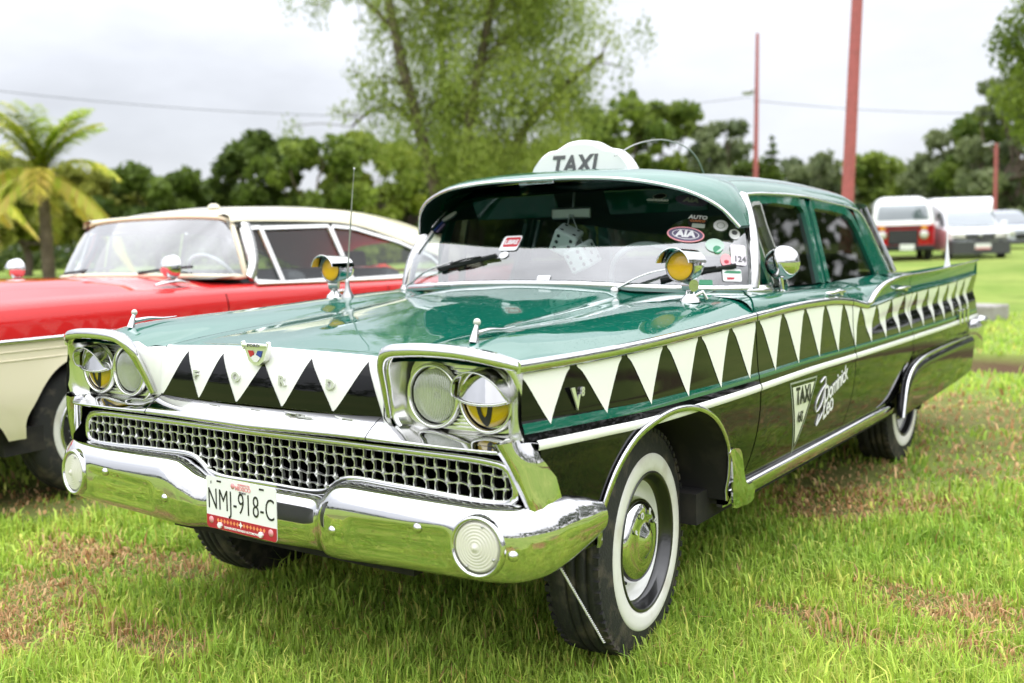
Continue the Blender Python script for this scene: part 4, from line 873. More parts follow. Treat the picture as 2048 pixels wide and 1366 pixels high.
g = G(); g.grid([[(x, y, .985) for x in (-.78, .78)] for y in (2.66, 3.25)]); g.grid([[(x, 2.70, z) for x in (-.8, .8)] for z in (.4, .985)]); g.grid([[(x, y, .42) for x in (-.8, .8)] for y in (.6, 2.7)]); g.grid([[(x, .75, z) for x in (-.8, .8)] for z in (.4, 1.0)]); g.obj('cabin_floor', M['inside'], taxi)
# ---- stickers on the windscreen
def u_of(x): return float(np.interp(x, WB[:, 0]*.55+WT[:, 0]*.45, np.linspace(0, 1, 30)))
def ws_frame(u, v):
    p = ws_pt(u, v); r_ = ws_pt(min(u+.02, 1), v)-ws_pt(u-.02, v); u_ = ws_pt(u, min(v+.03, 1))-ws_pt(u, v-.03); return p, frame(r_, u_)
def sticker(name, u, v, w_, h_, mt, shape='rect', rot=0, off=.003, parent=None):
    w_, h_ = w_*SK, h_*SK; p, fr = ws_frame(u, v); c, s2 = math.cos(rot), math.sin(rot); L = rrect(w_, h_, min(w_, h_)*.15) if shape == 'rect' else [(w_/2*math.cos(q), h_/2*math.sin(q)) for q in np.linspace(0, 2*math.pi, 29)[:-1]]
    g = G(); g.plate([p+fr@np.array((a*c-b*s2, a*s2+b*c, off)) for a, b in L], fr[:, 2]*.0006); o = g.obj(name, M[mt], parent or ws); return o, p, fr
SK = .86
def stext(s, o, p, fr, size, mt, dx=0, dz=0, width=1, off=.0, shear=0): text('sticker_lettering', s, size*SK, M[mt], o, p+fr@np.array((dx*SK, dz*SK, .0050)), fr, off=off*SK, width=width, shear=shear)
o, p, fr = sticker('sticker', -.16, .385, .105, .090, 'sticker'); sticker('sticker_print', -.155, .395, .086, .058, 'redp', off=.0036, parent=o); stext('LIBRE', o, p, fr, .036, 'sticker', .004, .004, width=.86, off=.0012)
sticker('sticker', -.165, .27, .05, .04, 'sticker', 'oval'); sticker('sticker', -.80, .80, .10, .05, 'sticker', 'oval', .35); sticker('sticker', -.83, .70, .018, .07, 'bluep', rot=-.4); sticker('sticker', -.785, .66, .03, .06, 'lilac', rot=-.4); sticker('sticker', -.86, .52, .04, .14, 'sticker', rot=-.3)
SK = .68
o, p, fr = sticker('sticker', .71, .485, .205, .105, 'pink', 'oval', -.10); sticker('sticker_print', .71, .485, .190, .090, 'lilac', 'oval', -.10, .0036, o); sticker('sticker_print', .71, .485, .150, .066, 'sticker', 'oval', -.10, .0040, o); sticker('sticker_print', .71, .485, .140, .058, 'lilac', 'oval', -.10, .0044, o); stext('AIA', o, p+fr[:, 2]*.001, fr, .062, 'sticker', off=.003, width=1.05)
o, p, fr = sticker('sticker', .73, .825, .190, .080, 'lilac', 'oval', -.10); stext('AIA', o, p, fr, .048, 'outline', off=.002, width=1.1)
o, p, fr = sticker('sticker', .565, .845, .080, .050, 'outline', 'oval', .2); sticker('sticker_print', .565, .845, .070, .040, 'ink', 'oval', .2, .0036, o); stext('CONCURSO', o, p, fr, .020, 'sticker', 0, -.036, off=.0012, width=1.15)
o, p, fr = sticker('sticker', .76, .62, .100, .105, 'ink', 'oval'); stext('AUTO', o, p, fr, .036, 'sticker', 0, .026, off=.0014); stext('CLASICO', o, p, fr, .020, 'orange', 0, .000, shear=.3); sticker('sticker_print', .765, .575, .07, .03, 'outline', off=.0038, parent=o)
o, p, fr = sticker('sticker', .865, .60, .078, .078, 'sticker', 'oval'); sticker('sticker_print', .865, .60, .044, .044, 'outline', 'oval', off=.0036, parent=o); sticker('sticker_print', .865, .60, .036, .036, 'sticker', 'oval', off=.0040, parent=o)
o, p, fr = sticker('sticker', .925, .53, .058, .068, 'sticker', 'oval'); sticker('sticker_print', .925, .545, .03, .03, 'ink2', 'oval', off=.0036, parent=o)
o, p, fr = sticker('sticker', .835, .40, .10, .085, 'palegreen', 'oval', -.2); sticker('sticker_print', .845, .36, .045, .05, 'greenp', 'oval', .5, .0036, o)
o, p, fr = sticker('sticker', .935, .325, .085, .120, 'lilacpale'); stext('124', o, p, fr, .046, 'ink2', .006, -.026, off=.001)
o, p, fr = sticker('sticker', .88, .265, .058, .075, 'pink', 'oval'); sticker('sticker_print', .882, .25, .026, .022, 'platered', 'oval', off=.0036, parent=o)
o, p, fr = sticker('sticker', .905, .125, .105, .068, 'sticker'); sticker('sticker_print', .905, .155, .096, .014, 'greenp', off=.0036, parent=o); sticker('sticker_print', .912, .095, .075, .012, 'redp', off=.0036, parent=o); sticker('sticker_print', .875, .13, .018, .034, 'redp', off=.0036, parent=o)
sticker('sticker', .80, .05, .07, .035, 'greenp'); sticker('sticker', .10, .045, .085, .036, 'sticker')
# ---- hanging dice
dice = empty('hanging_dice', 'pair of white dice hanging inside the taxi windscreen from its mirror', 'dice', (.02, .96, 1.30))
def die(c, rot, nm='die'):
    s_ = .098; g = G(); g.box((0, 0, 0), (s_, s_, s_), bev=.010, smooth=False); o = g.obj(nm, M['dice'], dice); o.location = Vector(c)-Vector((.02, .96, 1.30)); o.rotation_euler = rot
    g = G(); h = s_/2; q = .027
    for ax, pts in ((1, [(a, b) for a in (-q, q) for b in (-q, 0, q)]), (0, [(-q, -q), (q, q), (0, 0), (-q, q), (q, -q)]), (2, [(-q, -q), (q, q), (-q, q), (q, -q)])):
        for a, b in pts:
            for sg in (1, -1):
                n_ = np.zeros(3); n_[ax] = sg; p = n_*(h-.001); o2 = [k for k in range(3) if k != ax]; p[o2[0]] += a; p[o2[1]] += b; g.lathe([(.0075, 0), (.0075, .0016), (0, .0016)], p, n_, 10)
    g.obj('pips', M['ink'], o)
die((.040, .90, 1.215), (.35, .45, .35)); die((.125, .88, 1.150), (.30, -.35, -.15))
g = G(); g.tube([(0, 0, .02), (.018, -.05, -.035)], .0022, 5); g.tube([(.01, 0, .02), (.095, -.06, -.10)], .0022, 5); g.obj('string', M['sticker'], dice)
# ---- spotlights on the cowl
for s_ in (1, -1):
    root = G(); ax = nrm((-.03, -1, .02)); c = np.array((.782, .40, 1.124))
    root.lathe([(.049, .004), (.051, -.002), (.050, -.03), (.046, -.070), (.035, -.098), (.016, -.110), (0, -.112)], c, ax, 32)
    b0 = nrm(np.cross(ax, (0, 0, 1))); b1 = np.cross(b0, ax); rows = []
    for u in np.linspace(0, 1, 6): rows.append([c+ax*(-.080+.135*u)+(b0*math.cos(q)+b1*math.sin(q)*(1 if math.sin(q) > 0 else .9))*(.0535+.005*u) for q in np.linspace(math.pi*.06, math.pi*.94, 21)])
    root.grid(rows); root.tube(np.array(rows[-1]), .0022, 6)
    sp = (root if s_ > 0 else root.mirror()).obj('spotlight', M['chrome'], taxi)
    g = G(); g.lathe([(.0520, .006), (.0520, -.002), (.047, -.002), (.046, .006)], c, ax, 32); (g if s_ > 0 else g.mirror()).obj('spotlight_ring', M['chrome2'], sp)
    g = G(); g.lathe([(.046*math.cos(q), .003+.011*math.sin(q)) for q in np.linspace(0, math.pi/2, 8)], c, ax, 32); (g if s_ > 0 else g.mirror()).obj('spotlight_lens', M['amber'], sp)
    g = G(); zb = ZH1(.80, .43); g.lathe([(.034, -.002), (.030, .010), (.016, .022), (.012, .045), (.0, .047)], (.80, .43, zb), (0, 0, 1), 18); g.lathe([(.020, -.02), (.020, .02)], (.80, .43, zb+.052), (1, -.5, 0), 14, cap0=True, cap1=True); g.tube([(.80, .43, zb+.05), (.79, .44, 1.085)], .009, 8); g.tube([(.80, .43, zb+.01), (.83, .46, zb+.03), (.84, .47, zb+.005)], .007, 6)
    (g if s_ > 0 else g.mirror()).obj('spotlight_stand', M['chrome2'], sp)
# ---- driver's round mirror
g = G(); c = np.array((.862, 1.10, 1.112)); ax = nrm((-.05, 1, 0)); g.lathe([(.064, 0), (.064, -.010), (.062, -.028), (.053, -.048), (.036, -.062), (.016, -.068), (0, -.069)], c, ax, 36); g.tube([c+(.0, -.045, -.02), (.866, 1.07, 1.04), (.866, 1.08, .995)], .009, 8); g.lathe([(.030, -.006), (.028, .010), (.012, .022), (0, .024)], (.866, 1.07, .990), (.3, 0, 1), 16)
mir = g.obj('side_mirror', M['chrome'], taxi); g = G(); g.lathe([(.060, .001), (0, .001)], c, ax, 28); g.obj('mirror_glass', M['refl'], mir)
# ---- aerials
g = G(); g.lathe([(.026, 0), (.022, .012), (.012, .03), (.009, .06), (.007, .075), (0, .076)], (-.695, .40, ZH1(.695, .40)-.002), (0, 0, 1), 14); g.tube([(-.695, .40, 1.07), (-.68, .402, 1.2), (-.648, .405, 1.44)], [.0042, .0036, .0026], 6); g.tube([(-.648, .405, 1.44), (-.636, .406, 1.523)], .0016, 5); g.lathe([(.004, 0), (.004, .006), (0, .007)], (-.636, .406, 1.52), (0, 0, 1), 8); g.obj('aerial', M['steel'], taxi)
g = G(); g.tube(cr([(.20, 1.02, 1.545), (.20, 1.20, 1.602), (.20, 1.465, 1.636), (.20, 1.714, 1.607), (.20, 1.80, 1.565), (.20, 1.873, 1.496)], 40), .0028, 6); g.obj('roof_whip_aerial', M['steel'], taxi)
g = G(); g.lathe([(.020, 0), (.012, .04), (.008, .10), (.004, .16), (.003, .24), (0, .245)], (.915, 3.52, 1.0), (-.03, .10, 1), 10); g.obj('fin_aerial', M['sticker'], taxi)
# ---- roof sign
pr = [(-.246, 1.470), (-.232, 1.525), (-.205, 1.558), (-.175, 1.582), (-.150, 1.592), (-.122, 1.594), (-.098, 1.604), (-.06, 1.621), (0, 1.627), (.06, 1.619), (.098, 1.600), (.122, 1.588), (.150, 1.584), (.178, 1.572), (.205, 1.546), (.228, 1.512), (.240, 1.465)]
pr = cr([(a, b, 0) for a, b in pr], 60)[:, :2]; rows = []
for y, k in ((1.075, .90), (1.082, .97), (1.095, 1.0), (1.15, 1.0), (1.165, .97), (1.172, .90)): rows.append([(a*(.985 if k < 1 else 1), y, 1.46+(b-1.46)*k) for a, b in pr])
g = G(); g.grid(rows); g.loftcap([r_ for r_ in rows[0]], 0, True); g.loftcap([r_ for r_ in rows[-1]][::-1], 0, True); sign = g.obj('roof_sign', M['signw'], taxi)
text('sign_lettering', 'TAXI', .098, M['ink2'], sign, (-.028, 1.0735, 1.527), frame((1, 0, -.02), (0, 0, 1)), shear=.22, off=.0035, ext=.001, width=.95, space=1.08)
# ================================================================== SETTING
rng = np.random.default_rng(7); random.seed(7)
CAM_XY = (2.237, -2.607)     # camera position on the ground, origin of bearings (degrees from +y) and distances (m)
def polar(az, d, z=0.0): a = R(az); return np.array([CAM_XY[0]+d*math.sin(a), CAM_XY[1]+d*math.cos(a), z])
_L = rng.random((64, 64))
def vnoise(x, y, s):
    x = np.asarray(x)/s+100.3; y = np.asarray(y)/s+57.7; i = np.floor(x).astype(int); j = np.floor(y).astype(int); fx = x-i; fy = y-j; fx = fx*fx*(3-2*fx); fy = fy*fy*(3-2*fy); g_ = lambda a, b: _L[a % 64, b % 64]
    return (g_(i, j)*(1-fx)+g_(i+1, j)*fx)*(1-fy)+(g_(i, j+1)*(1-fx)+g_(i+1, j+1)*fx)*fy
def fbm(x, y, s): return .5*vnoise(x, y, s)+.3*vnoise(x, y, s*.45)+.2*vnoise(x, y, s*.2)
def ground_z(x, y):
    x = np.asarray(x, float); y = np.asarray(y, float)
    m = np.clip((x+.42*y+1.5)/3.0, 0, 1); t = np.clip((y-7.05)/30, 0, 1); bank = .10*np.clip((y-6.98-.08*x)/.16, 0, 1)+.34*t**1.15
    e = np.clip((np.abs(y-6.93-.08*x)-.05)/.16, 0, 1); return m*(bank-.05*(1-e))+.006*(fbm(x, y, .8)-.5)
PATCH = [(-1.42, -.31, .42, .16), (-1.10, -.23, .30, .12), (-1.05, -.90, .35, .22), (-1.26, -.62, .28, .12), (.74, 2.30, .30, .5), (.80, 1.86, .26, .30), (1.10, 2.05, .26, .22), (1.60, .75, .32, .14), (1.15, .50, .16, .06), (1.20, 3.4, .4, .5), (1.44, .86, .22, .10), (1.37, .37, .24, .07), (1.22, 2.78, .22, .22), (-.45, -.75, .22, .10), (1.75, .45, .2, .1), (-2.6, .1, .5, .3), (.9, 4.6, .5, .8), (2.0, 3.0, .5, .5), (1.2, -2.2, .5, .2), (.3, -3.0, .7, .3), (2.4, -1.2, .3, .4), (-1.6, -2.4, .7, .4), (3.2, -.2, .5, .6)]
def dryness(x, y):
    """0 fresh .. 1 straw-dry, from the patches where the lawn is worn"""
    d = np.zeros(np.shape(x)); n1 = fbm(x, y, .22)
    for a, b, ra, rb in PATCH:
        r = math.hypot(ra, rb); q = ((x-a)/ra)**2+((y-b)/rb)**2; d = np.maximum(d, np.clip(1.2-q*.75, 0, 1))
    return np.clip(d*(.1+1.5*n1)+np.clip(fbm(x, y, .9)-.68, 0, 1)*1.3, 0, 1)
def attr_mat(name, rough=.6, trans=.35, spec=.25, noise=None):
    m = bpy.data.materials.new(name); m.use_nodes = True; t = m.node_tree; t.nodes.clear(); N = t.nodes.new
    o = N('ShaderNodeOutputMaterial'); at = N('ShaderNodeAttribute'); at.attribute_name = 'col'; b = N('ShaderNodeBsdfPrincipled'); b.inputs['Roughness'].default_value = rough; b.inputs['Specular IOR Level'].default_value = spec
    t.links.new(at.outputs['Color'], b.inputs['Base Color'])
    if trans:
        tr = N('ShaderNodeBsdfTranslucent'); mx = N('ShaderNodeMixShader'); mx.inputs[0].default_value = trans; t.links.new(at.outputs['Color'], tr.inputs[0]); t.links.new(b.outputs[0], mx.inputs[1]); t.links.new(tr.outputs[0], mx.inputs[2]); t.links.new(mx.outputs[0], o.inputs[0])
    else: t.links.new(b.outputs[0], o.inputs[0])
    return m
def fast_mesh(name, V, F, cols, mt, smooth=False):
    """V (n,3); F list of int arrays (k, 3|4); cols per vertex (n,3)"""
    me = bpy.data.meshes.new(name); me.vertices.add(len(V)); me.vertices.foreach_set('co', np.asarray(V, np.float32).ravel())
    li = np.concatenate([f.ravel() for f in F]).astype(np.int32); tot = np.concatenate([np.full(len(f), f.shape[1]) for f in F]).astype(np.int32); st = np.r_[0, np.cumsum(tot)[:-1]].astype(np.int32)
    me.loops.add(len(li)); me.loops.foreach_set('vertex_index', li); me.polygons.add(len(tot)); me.polygons.foreach_set('loop_start', st); me.polygons.foreach_set('loop_total', tot)
    if smooth: me.polygons.foreach_set('use_smooth', np.ones(len(tot), bool))
    me.update(calc_edges=True); a = me.color_attributes.new('col', 'FLOAT_COLOR', 'POINT'); a.data.foreach_set('color', np.c_[cols, np.ones(len(V))].astype(np.float32).ravel()); me.materials.append(mt); return me
# ---- ground: one sheet to the horizon, denser near the car
def axis(lo, hi, n0, n1, far): a = np.linspace(lo, hi, n0); s_ = np.geomspace(.2, far, n1); return np.r_[(lo-s_)[::-1], a, hi+s_]
gx, gy = axis(-7, 7, 141, 40, 1500), axis(-5, 12, 171, 40, 1500); X_, Y_ = np.meshgrid(gx, gy, indexing='ij'); Z_ = ground_z(X_, Y_)
mg = bpy.data.materials.new('lawn_ground'); mg.use_nodes = True; t = mg.node_tree; b = t.nodes['Principled BSDF']; b.inputs['Roughness'].default_value = .95; b.inputs['Specular IOR Level'].default_value = .1
tcn = t.nodes.new('ShaderNodeNewGeometry')
def nz2(s, d=5): n = t.nodes.new('ShaderNodeTexNoise'); n.inputs['Scale'].default_value = s; n.inputs['Detail'].default_value = d; n.inputs['Roughness'].default_value = .62; t.links.new(tcn.outputs['Position'], n.inputs['Vector']); return n.outputs['Fac']
def mixc(f, a, b_, lo, hi):
    r = t.nodes.new('ShaderNodeMapRange'); r.inputs[1].default_value = lo; r.inputs[2].default_value = hi; t.links.new(f, r.inputs[0]); m = t.nodes.new('ShaderNodeMix'); m.data_type = 'RGBA'; t.links.new(r.outputs[0], m.inputs[0])
    for k, q in ((6, a), (7, b_)):
        if isinstance(q, tuple): m.inputs[k].default_value = (*q, 1)
        else: t.links.new(q, m.inputs[k])
    return m.outputs[2]
c = mixc(nz2(.35), (.165, .250, .044), (.280, .335, .084), .35, .68); c = mixc(nz2(2.2), c, (.125, .180, .034), .50, .75); c = mixc(nz2(7), c, (.32, .28, .10), .60, .82)
# earth showing in the worn kerb strip and in dry patches (painted per vertex as ground cover)
at = t.nodes.new('ShaderNodeAttribute'); at.attribute_name = 'col'; sx = t.nodes.new('ShaderNodeSeparateColor'); t.links.new(at.outputs['Color'], sx.inputs[0])
m = t.nodes.new('ShaderNodeMix'); m.data_type = 'RGBA'; t.links.new(sx.outputs[0], m.inputs[0]); t.links.new(c, m.inputs[6]); m.inputs[7].default_value = (.11, .070, .042, 1); t.links.new(m.outputs[2], b.inputs['Base Color'])
bu = t.nodes.new('ShaderNodeBump'); bu.inputs['Strength'].default_value = .6; bu.inputs['Distance'].default_value = .03; t.links.new(nz2(40, 3), bu.inputs['Height']); t.links.new(bu.outputs[0], b.inputs['Normal'])
nx_, ny_ = X_.shape; idx = np.arange(nx_*ny_).reshape(nx_, ny_); Fq = np.stack([idx[:-1, :-1], idx[1:, :-1], idx[1:, 1:], idx[:-1, 1:]], -1).reshape(-1, 4)
dr = dryness(X_, Y_)*.6*(np.hypot(X_, Y_) < 9); kerb = np.clip((X_+.42*Y_+1.5)/3, 0, 1)*np.clip(1.4-np.abs(Y_-7.00-.08*X_)/.13, 0, 1)*(np.abs(X_) < 30); dr = np.maximum(dr, kerb)
me = fast_mesh('ground', np.stack([X_, Y_, Z_], -1).reshape(-1, 3), [Fq], np.repeat(dr.reshape(-1, 1), 3, 1), mg, True); link('ground', me, None, kind='structure')
# ---- grass blades around the cars
def blades(n, dmin, dmax, az0, az1, lmul, wmul):
    u = rng.random(n); d = dmin*(dmax/dmin)**u; a = np.radians(rng.uniform(az0, az1, n)); x = CAM_XY[0]+d*np.sin(a); y = CAM_XY[1]+d*np.cos(a)
    dry = dryness(x, y); cl = fbm(x, y, .16); cl2 = fbm(x, y, .55)
    kb_ = np.clip((x+.42*y+1.5)/3, 0, 1)*(np.abs(y-6.86-.08*x) < .28); keep = (rng.random(n) < 1-.45*dry)*(kb_ < .5); x, y, d, dry, cl, cl2 = [q[keep] for q in (x, y, d, dry, cl, cl2)]; n = len(x)
    L = (.020+.055*rng.random(n)**1.8+.055*np.clip(cl*2.4-1.1, 0, 1))*(1-.5*dry)*lmul*(.75+.5*cl2); L *= np.where(rng.random(n) < .05, 1.7, 1.0); wd = (.0012+.0018*rng.random(n)**2)*wmul*np.clip(d/2.2, 1, 4)
    hd = rng.uniform(0, 2*math.pi, n); lean = rng.uniform(.15, 1.15, n)+.35*dry; z0 = ground_z(x, y)-.004
    dx, dy = np.cos(hd), np.sin(hd); px_, py_ = -dy, dx; tw = rng.uniform(-.6, .6, n); px_, py_ = px_*np.cos(tw)+dx*np.sin(tw), py_*np.cos(tw)+dy*np.sin(tw)
    B = np.stack([x, y, z0], 1); D = np.stack([dx, dy, np.zeros(n)], 1); Pp = np.stack([px_, py_, np.zeros(n)], 1); Zz = np.array([0, 0, 1.])
    m1 = B+D*(L*.22*lean)[:, None]+Zz*(L*.55)[:, None]; tp = B+D*(L*.75*lean)[:, None]+Zz*(L*(1.0-.42*lean**2))[:, None]; hw = (Pp*wd[:, None])
    V = np.stack([B-hw, B+hw, m1-hw*.85, m1+hw*.85, tp], 1).reshape(-1, 3); k = np.arange(n)*5
    Q = np.stack([k, k+1, k+3, k+2], 1); T = np.stack([k+2, k+3, k+4], 1)
    g0 = np.array([.205, .415, .040]); g1 = np.array([.610, .750, .125]); y1 = np.array([.740, .760, .170]); st = np.array([.76, .520, .260]); br = np.array([.46, .230, .095])
    r = rng.random(n); col = g0+(g1-g0)*np.clip(.1+cl2*.9+.4*(rng.random(n)-.5), 0, 1)[:, None]; m_ = (r < .14+.25*np.clip(cl2-.45, 0, 1)); col[m_] = y1*rng.uniform(.75, 1.1, m_.sum())[:, None]
    dd = rng.random(n) < dry*.92+.02; s_ = rng.random(dd.sum()); col[dd] = st*(1-s_[:, None])+br*s_[:, None]
    col *= rng.uniform(.6, 1.2, n)[:, None]; return V, Q, T, np.repeat(col, 5, 0)
parts_ = [blades(400000, .95, 5.0, -82, 18, 1.0, 1.0), blades(70000, 4.2, 14, -78, 8, 1.1, 1.25)]
ofs = 0; Vs, Qs, Ts, Cs = [], [], [], []
for V, Q, T, C_ in parts_: Vs.append(V); Qs.append(Q+ofs); Ts.append(T+ofs); Cs.append(C_); ofs += len(V)
link('grass', fast_mesh('grass', np.vstack(Vs), [np.vstack(Qs), np.vstack(Ts)], np.vstack(Cs), attr_mat('grass_blade', .55, .35, .3)), None, 'short green and straw coloured lawn grass around the cars', 'grass', kind='stuff')
# ---- low concrete block beyond the tail
M['conc'] = mat('concrete', (.33, .31, .29), .9, vary=(6, (.24, .22, .20), .4, .7), bump=(40, .4, .01))
g = G(); g.box((0, 0, .09), (1.3, .42, .19), bev=.02); bp = np.array([-.62, 10.75]); g.obj('concrete_block', M['conc'], None, label='low pale concrete block on the lawn behind the taxi tail', cat='block', loc=(bp[0], bp[1], float(ground_z(*bp))-.01), rot=(0, 0, R(-18)))
# ---- trees
M['bark'] = mat('bark', (.085, .062, .045), .95, vary=(5, (.16, .12, .09), .4, .7), bump=(14, .9, .05))
M['leaf'] = attr_mat('leaves', .6, .38, .2)
def leaf_cloud(centres, radii, n, size, cols, flat=1.0, droop=0.0):
    """n leaf quads spread through blobs; cols: (dark, light)"""
    centres = np.asarray(centres, float); radii = np.asarray(radii, float); w_ = radii**2; w_ /= w_.sum(); k = rng.choice(len(centres), n, p=w_)
    v = rng.normal(size=(n, 3)); v /= np.linalg.norm(v, axis=1)[:, None]; r = rng.random(n)**.42; off = v*r[:, None]*radii[k][:, None]; off[:, 2] *= flat; P = centres[k]+off
    if droop: P[:, 2] -= droop*rng.random(n)**2*radii[k]
    a = rng.normal(size=(n, 3)); a /= np.linalg.norm(a, axis=1)[:, None]
    if droop: a[:, 2] -= 1.2; a /= np.linalg.norm(a, axis=1)[:, None]
    b_ = np.cross(a, rng.normal(size=(n, 3))); b_ /= np.linalg.norm(b_, axis=1)[:, None]; s_ = size*rng.uniform(.55, 1.3, n)[:, None]; asp = .32 if droop else .62
    V = np.stack([P-a*s_, P+b_*s_*asp, P+a*s_, P-b_*s_*asp], 1).reshape(-1, 3); q = np.arange(n)*4; Q = np.stack([q, q+1, q+2, q+3], 1)
    tint = rng.random(len(centres))[k]*.55+rng.random(n)*.45; c0, c1 = np.array(cols[0]), np.array(cols[1]); C_ = c0+(c1-c0)*tint[:, None]; return V, Q, np.repeat(C_, 4, 0)
def limb(g, p0, p1, r0, r1, wob=.08, n=8):
    p0, p1 = np.array(p0, float), np.array(p1, float); L = np.linalg.norm(p1-p0); pts = [p0+(p1-p0)*t+(rng.normal(size=3)*wob*L*(0 if t in (0, 1) else math.sin(math.pi*t))) for t in np.linspace(0, 1, 5)]; c = cr(pts, n); g.tube(c, np.linspace(r0, r1, n), 7); return c
def tree(name, label, az, d, H, Wd, cols, seed, trunk_h=.3, n=6200, size=None, flat=.8, group=None, base=0.0, nb=44, cat='tree', low=False):
    global rng
    rng = np.random.default_rng(seed); root = empty(name, label, cat, polar(az, d, base), None, group); g = G(); tr = max(.10, H*.028)
    limb(g, (0, 0, -.3), (rng.normal()*.2, rng.normal()*.2, H*trunk_h*1.3), tr*1.5, tr*.9, .05)
    cs, rs = [], []
    for i in range(nb):
        f = (i+.5)/nb; z = H*(trunk_h+(1-trunk_h)*(.05+.9*rng.random())); zz = (z/H-trunk_h)/(1-trunk_h); rad = Wd*(.35+.65*math.sin(math.pi*min(1, .18+.80*zz))**.8)*.5; q = rng.uniform(0, 2*math.pi); rr = rad*rng.random()**.5*.95
        cs.append((rr*math.cos(q), rr*math.sin(q), z)); rs.append(Wd*rng.uniform(.07, .16))
        if i % 3 == 0: limb(g, (0, 0, H*trunk_h*rng.uniform(.8, 1.2)), cs[-1], tr*.5, tr*.12, .08)
    if low:
        for i in range(8): q = rng.uniform(0, 2*math.pi); cs.append((Wd*.4*math.cos(q), Wd*.4*math.sin(q), H*.12)); rs.append(Wd*.17)
    g.obj('trunk', M['bark'], root); V, Q, C_ = leaf_cloud(cs, rs, n, size or Wd*.042, cols, flat); link('crown', fast_mesh('crown', V, [Q], C_, M['leaf']), root); return root
DK = ((.032, .060, .014), (.150, .210, .036)); MD = ((.065, .115, .020), (.27, .34, .055)); LT = ((.14, .20, .028), (.38, .43, .065)); GY_ = ((.075, .105, .050), (.25, .29, .13)); OL = ((.09, .12, .020), (.33, .34, .06))
TREES = [  # bearing, distance, height, width, colours, trunk fraction, label
 (-60.43, 62, 6.6, 6, OL, .30, 'olive green tree at far left behind the palm'),
 (-62.68, 52, 6.2, 6, OL, .32, 'yellowish tree cut by the left edge of the picture'),
 (-57.03, 66, 6.5, 6, OL, .34, 'small olive tree just right of the palm trunk'),
 (-53.95, 64, 6.2, 7.5, DK, .26, 'low dark rounded tree above the red car windscreen'),
 (-50.76, 75, 6.0, 6.0, DK, .3, 'dark tree behind the red car roof, left of the tallest dark one'),
 (-48.4, 66, 8.2, 7.2, DK, .24, 'tall dark dense tree above the red car roof'),
 (-45.45, 62, 7.8, 6.0, MD, .25, 'mid green tree between the dark tree and the taxi aerial'),
 (-42.73, 66, 8.4, 6.5, LT, .22, 'pale green tree beside the taxi aerial'),
 (-40.52, 70, 8.0, 6.5, DK, .2, 'dark tree behind the willow stems'),
 (-35.64, 72, 8.5, 7, MD, .2, 'green tree behind the willow, left of the roof sign'),
 (-32.29, 70, 8.6, 7, DK, .2, 'dark tree directly behind the roof sign'),
 (-29.24, 62, 9.6, 6.4, MD, .2, 'tall green tree right of the roof sign'),
 (-26.62, 66, 9.4, 6.0, MD, .2, 'bushy green tree behind the roof whip aerial'),
 (-23.78, 64, 7.8, 4.8, GY_, .22, 'grey green tree left of the thin red pole'),
 (-22.31, 70, 5.8, 5, DK, .2, 'dark tree at the foot of the thin red pole'),
 (-19.04, 72, 6.2, 6, GY_, .2, 'grey green tree between the two red poles'),
 (-16.12, 74, 6.0, 6, MD, .2, 'green tree right of the thick red pole above the roof'),
 (-14.27, 78, 5.4, 6, GY_, .2, 'low grey tree behind the red and white van'),
 (-12.23, 70, 7.0, 5.6, GY_, .22, 'grey green tree above the white van'),
 (-10.59, 66, 7.6, 5.0, MD, .22, 'green tree behind the small lamp post'),
 (-9.11, 62, 9.2, 6.4, GY_, .2, 'tall grey green tree at the right edge'),
]
for i, (az, d, H, Wd, cl, th_, lab) in enumerate(TREES): tree('tree', lab, az, d, H, Wd, cl, 100+i, th_, group='trees along the far edge of the lawn', base=-.2 if az < -30.4 else .2, low=az > -46.8)
# conifer between the poles
rng = np.random.default_rng(55); root = empty('conifer', 'small pointed dark conifer between the two red poles', 'tree', polar(-20.91, 66, .2)); g = G(); limb(g, (0, 0, -.2), (0, 0, 7.0), .16, .03, .005); g.obj('trunk', M['bark'], root)
cs = [(0, 0, 1+.45*k) for k in range(14)]; rs = [1.5*(1-k/14.5) for k in range(14)]; V, Q, C_ = leaf_cloud(cs, rs, 3000, .20, DK, .35); link('crown', fast_mesh('crown', V, [Q], C_, M['leaf']), root)
# undergrowth joining the trees
rng = np.random.default_rng(77); cs, rs = [], []
for az in np.linspace(-69, .5, 150): p = polar(az, 82+8*rng.random()); cs.append((p[0], p[1], .2+2.4*rng.random()+(.7 if az > -46.8 else 0))); rs.append(2.2+1.2*rng.random())
V, Q, C_ = leaf_cloud(cs, rs, 30000, .26, ((.03, .055, .014), (.13, .17, .04)), .8); link('undergrowth', fast_mesh('undergrowth', V, [Q], C_, M['leaf']), None, 'dark undergrowth closing the gaps below the far trees', 'undergrowth', kind='stuff')
# wooded edge of the field behind the camera, seen only mirrored in the chrome
cs, rs = [], []
for az in np.linspace(3, 270, 140):
    p = polar(az+rng.uniform(-1, 1), (44 if az < 60 else 62)+12*rng.random()); h = 2+4.5*vnoise(az, 0, 9)+(8 if az < 150 else 0)
    for k in range(4 if h > 7 else 2): cs.append((p[0], p[1], 1+h*rng.random())); rs.append(2.2+1.6*rng.random())
V, Q, C_ = leaf_cloud(cs, rs, 34000, .45, ((.022, .04, .014), (.08, .11, .03)), .8); link('woodland', fast_mesh('woodland', V, [Q], C_, M['leaf']), None, 'distant woodland mirrored in the chrome bumper', 'woodland', kind='stuff')
# ---- the willow: several stems, loose hanging sprays
rng = np.random.default_rng(21); wl = empty('willow', 'tall loose willow with several leaning stems above the taxi roof', 'tree', polar(-38.01, 30, -.1)); g = G()
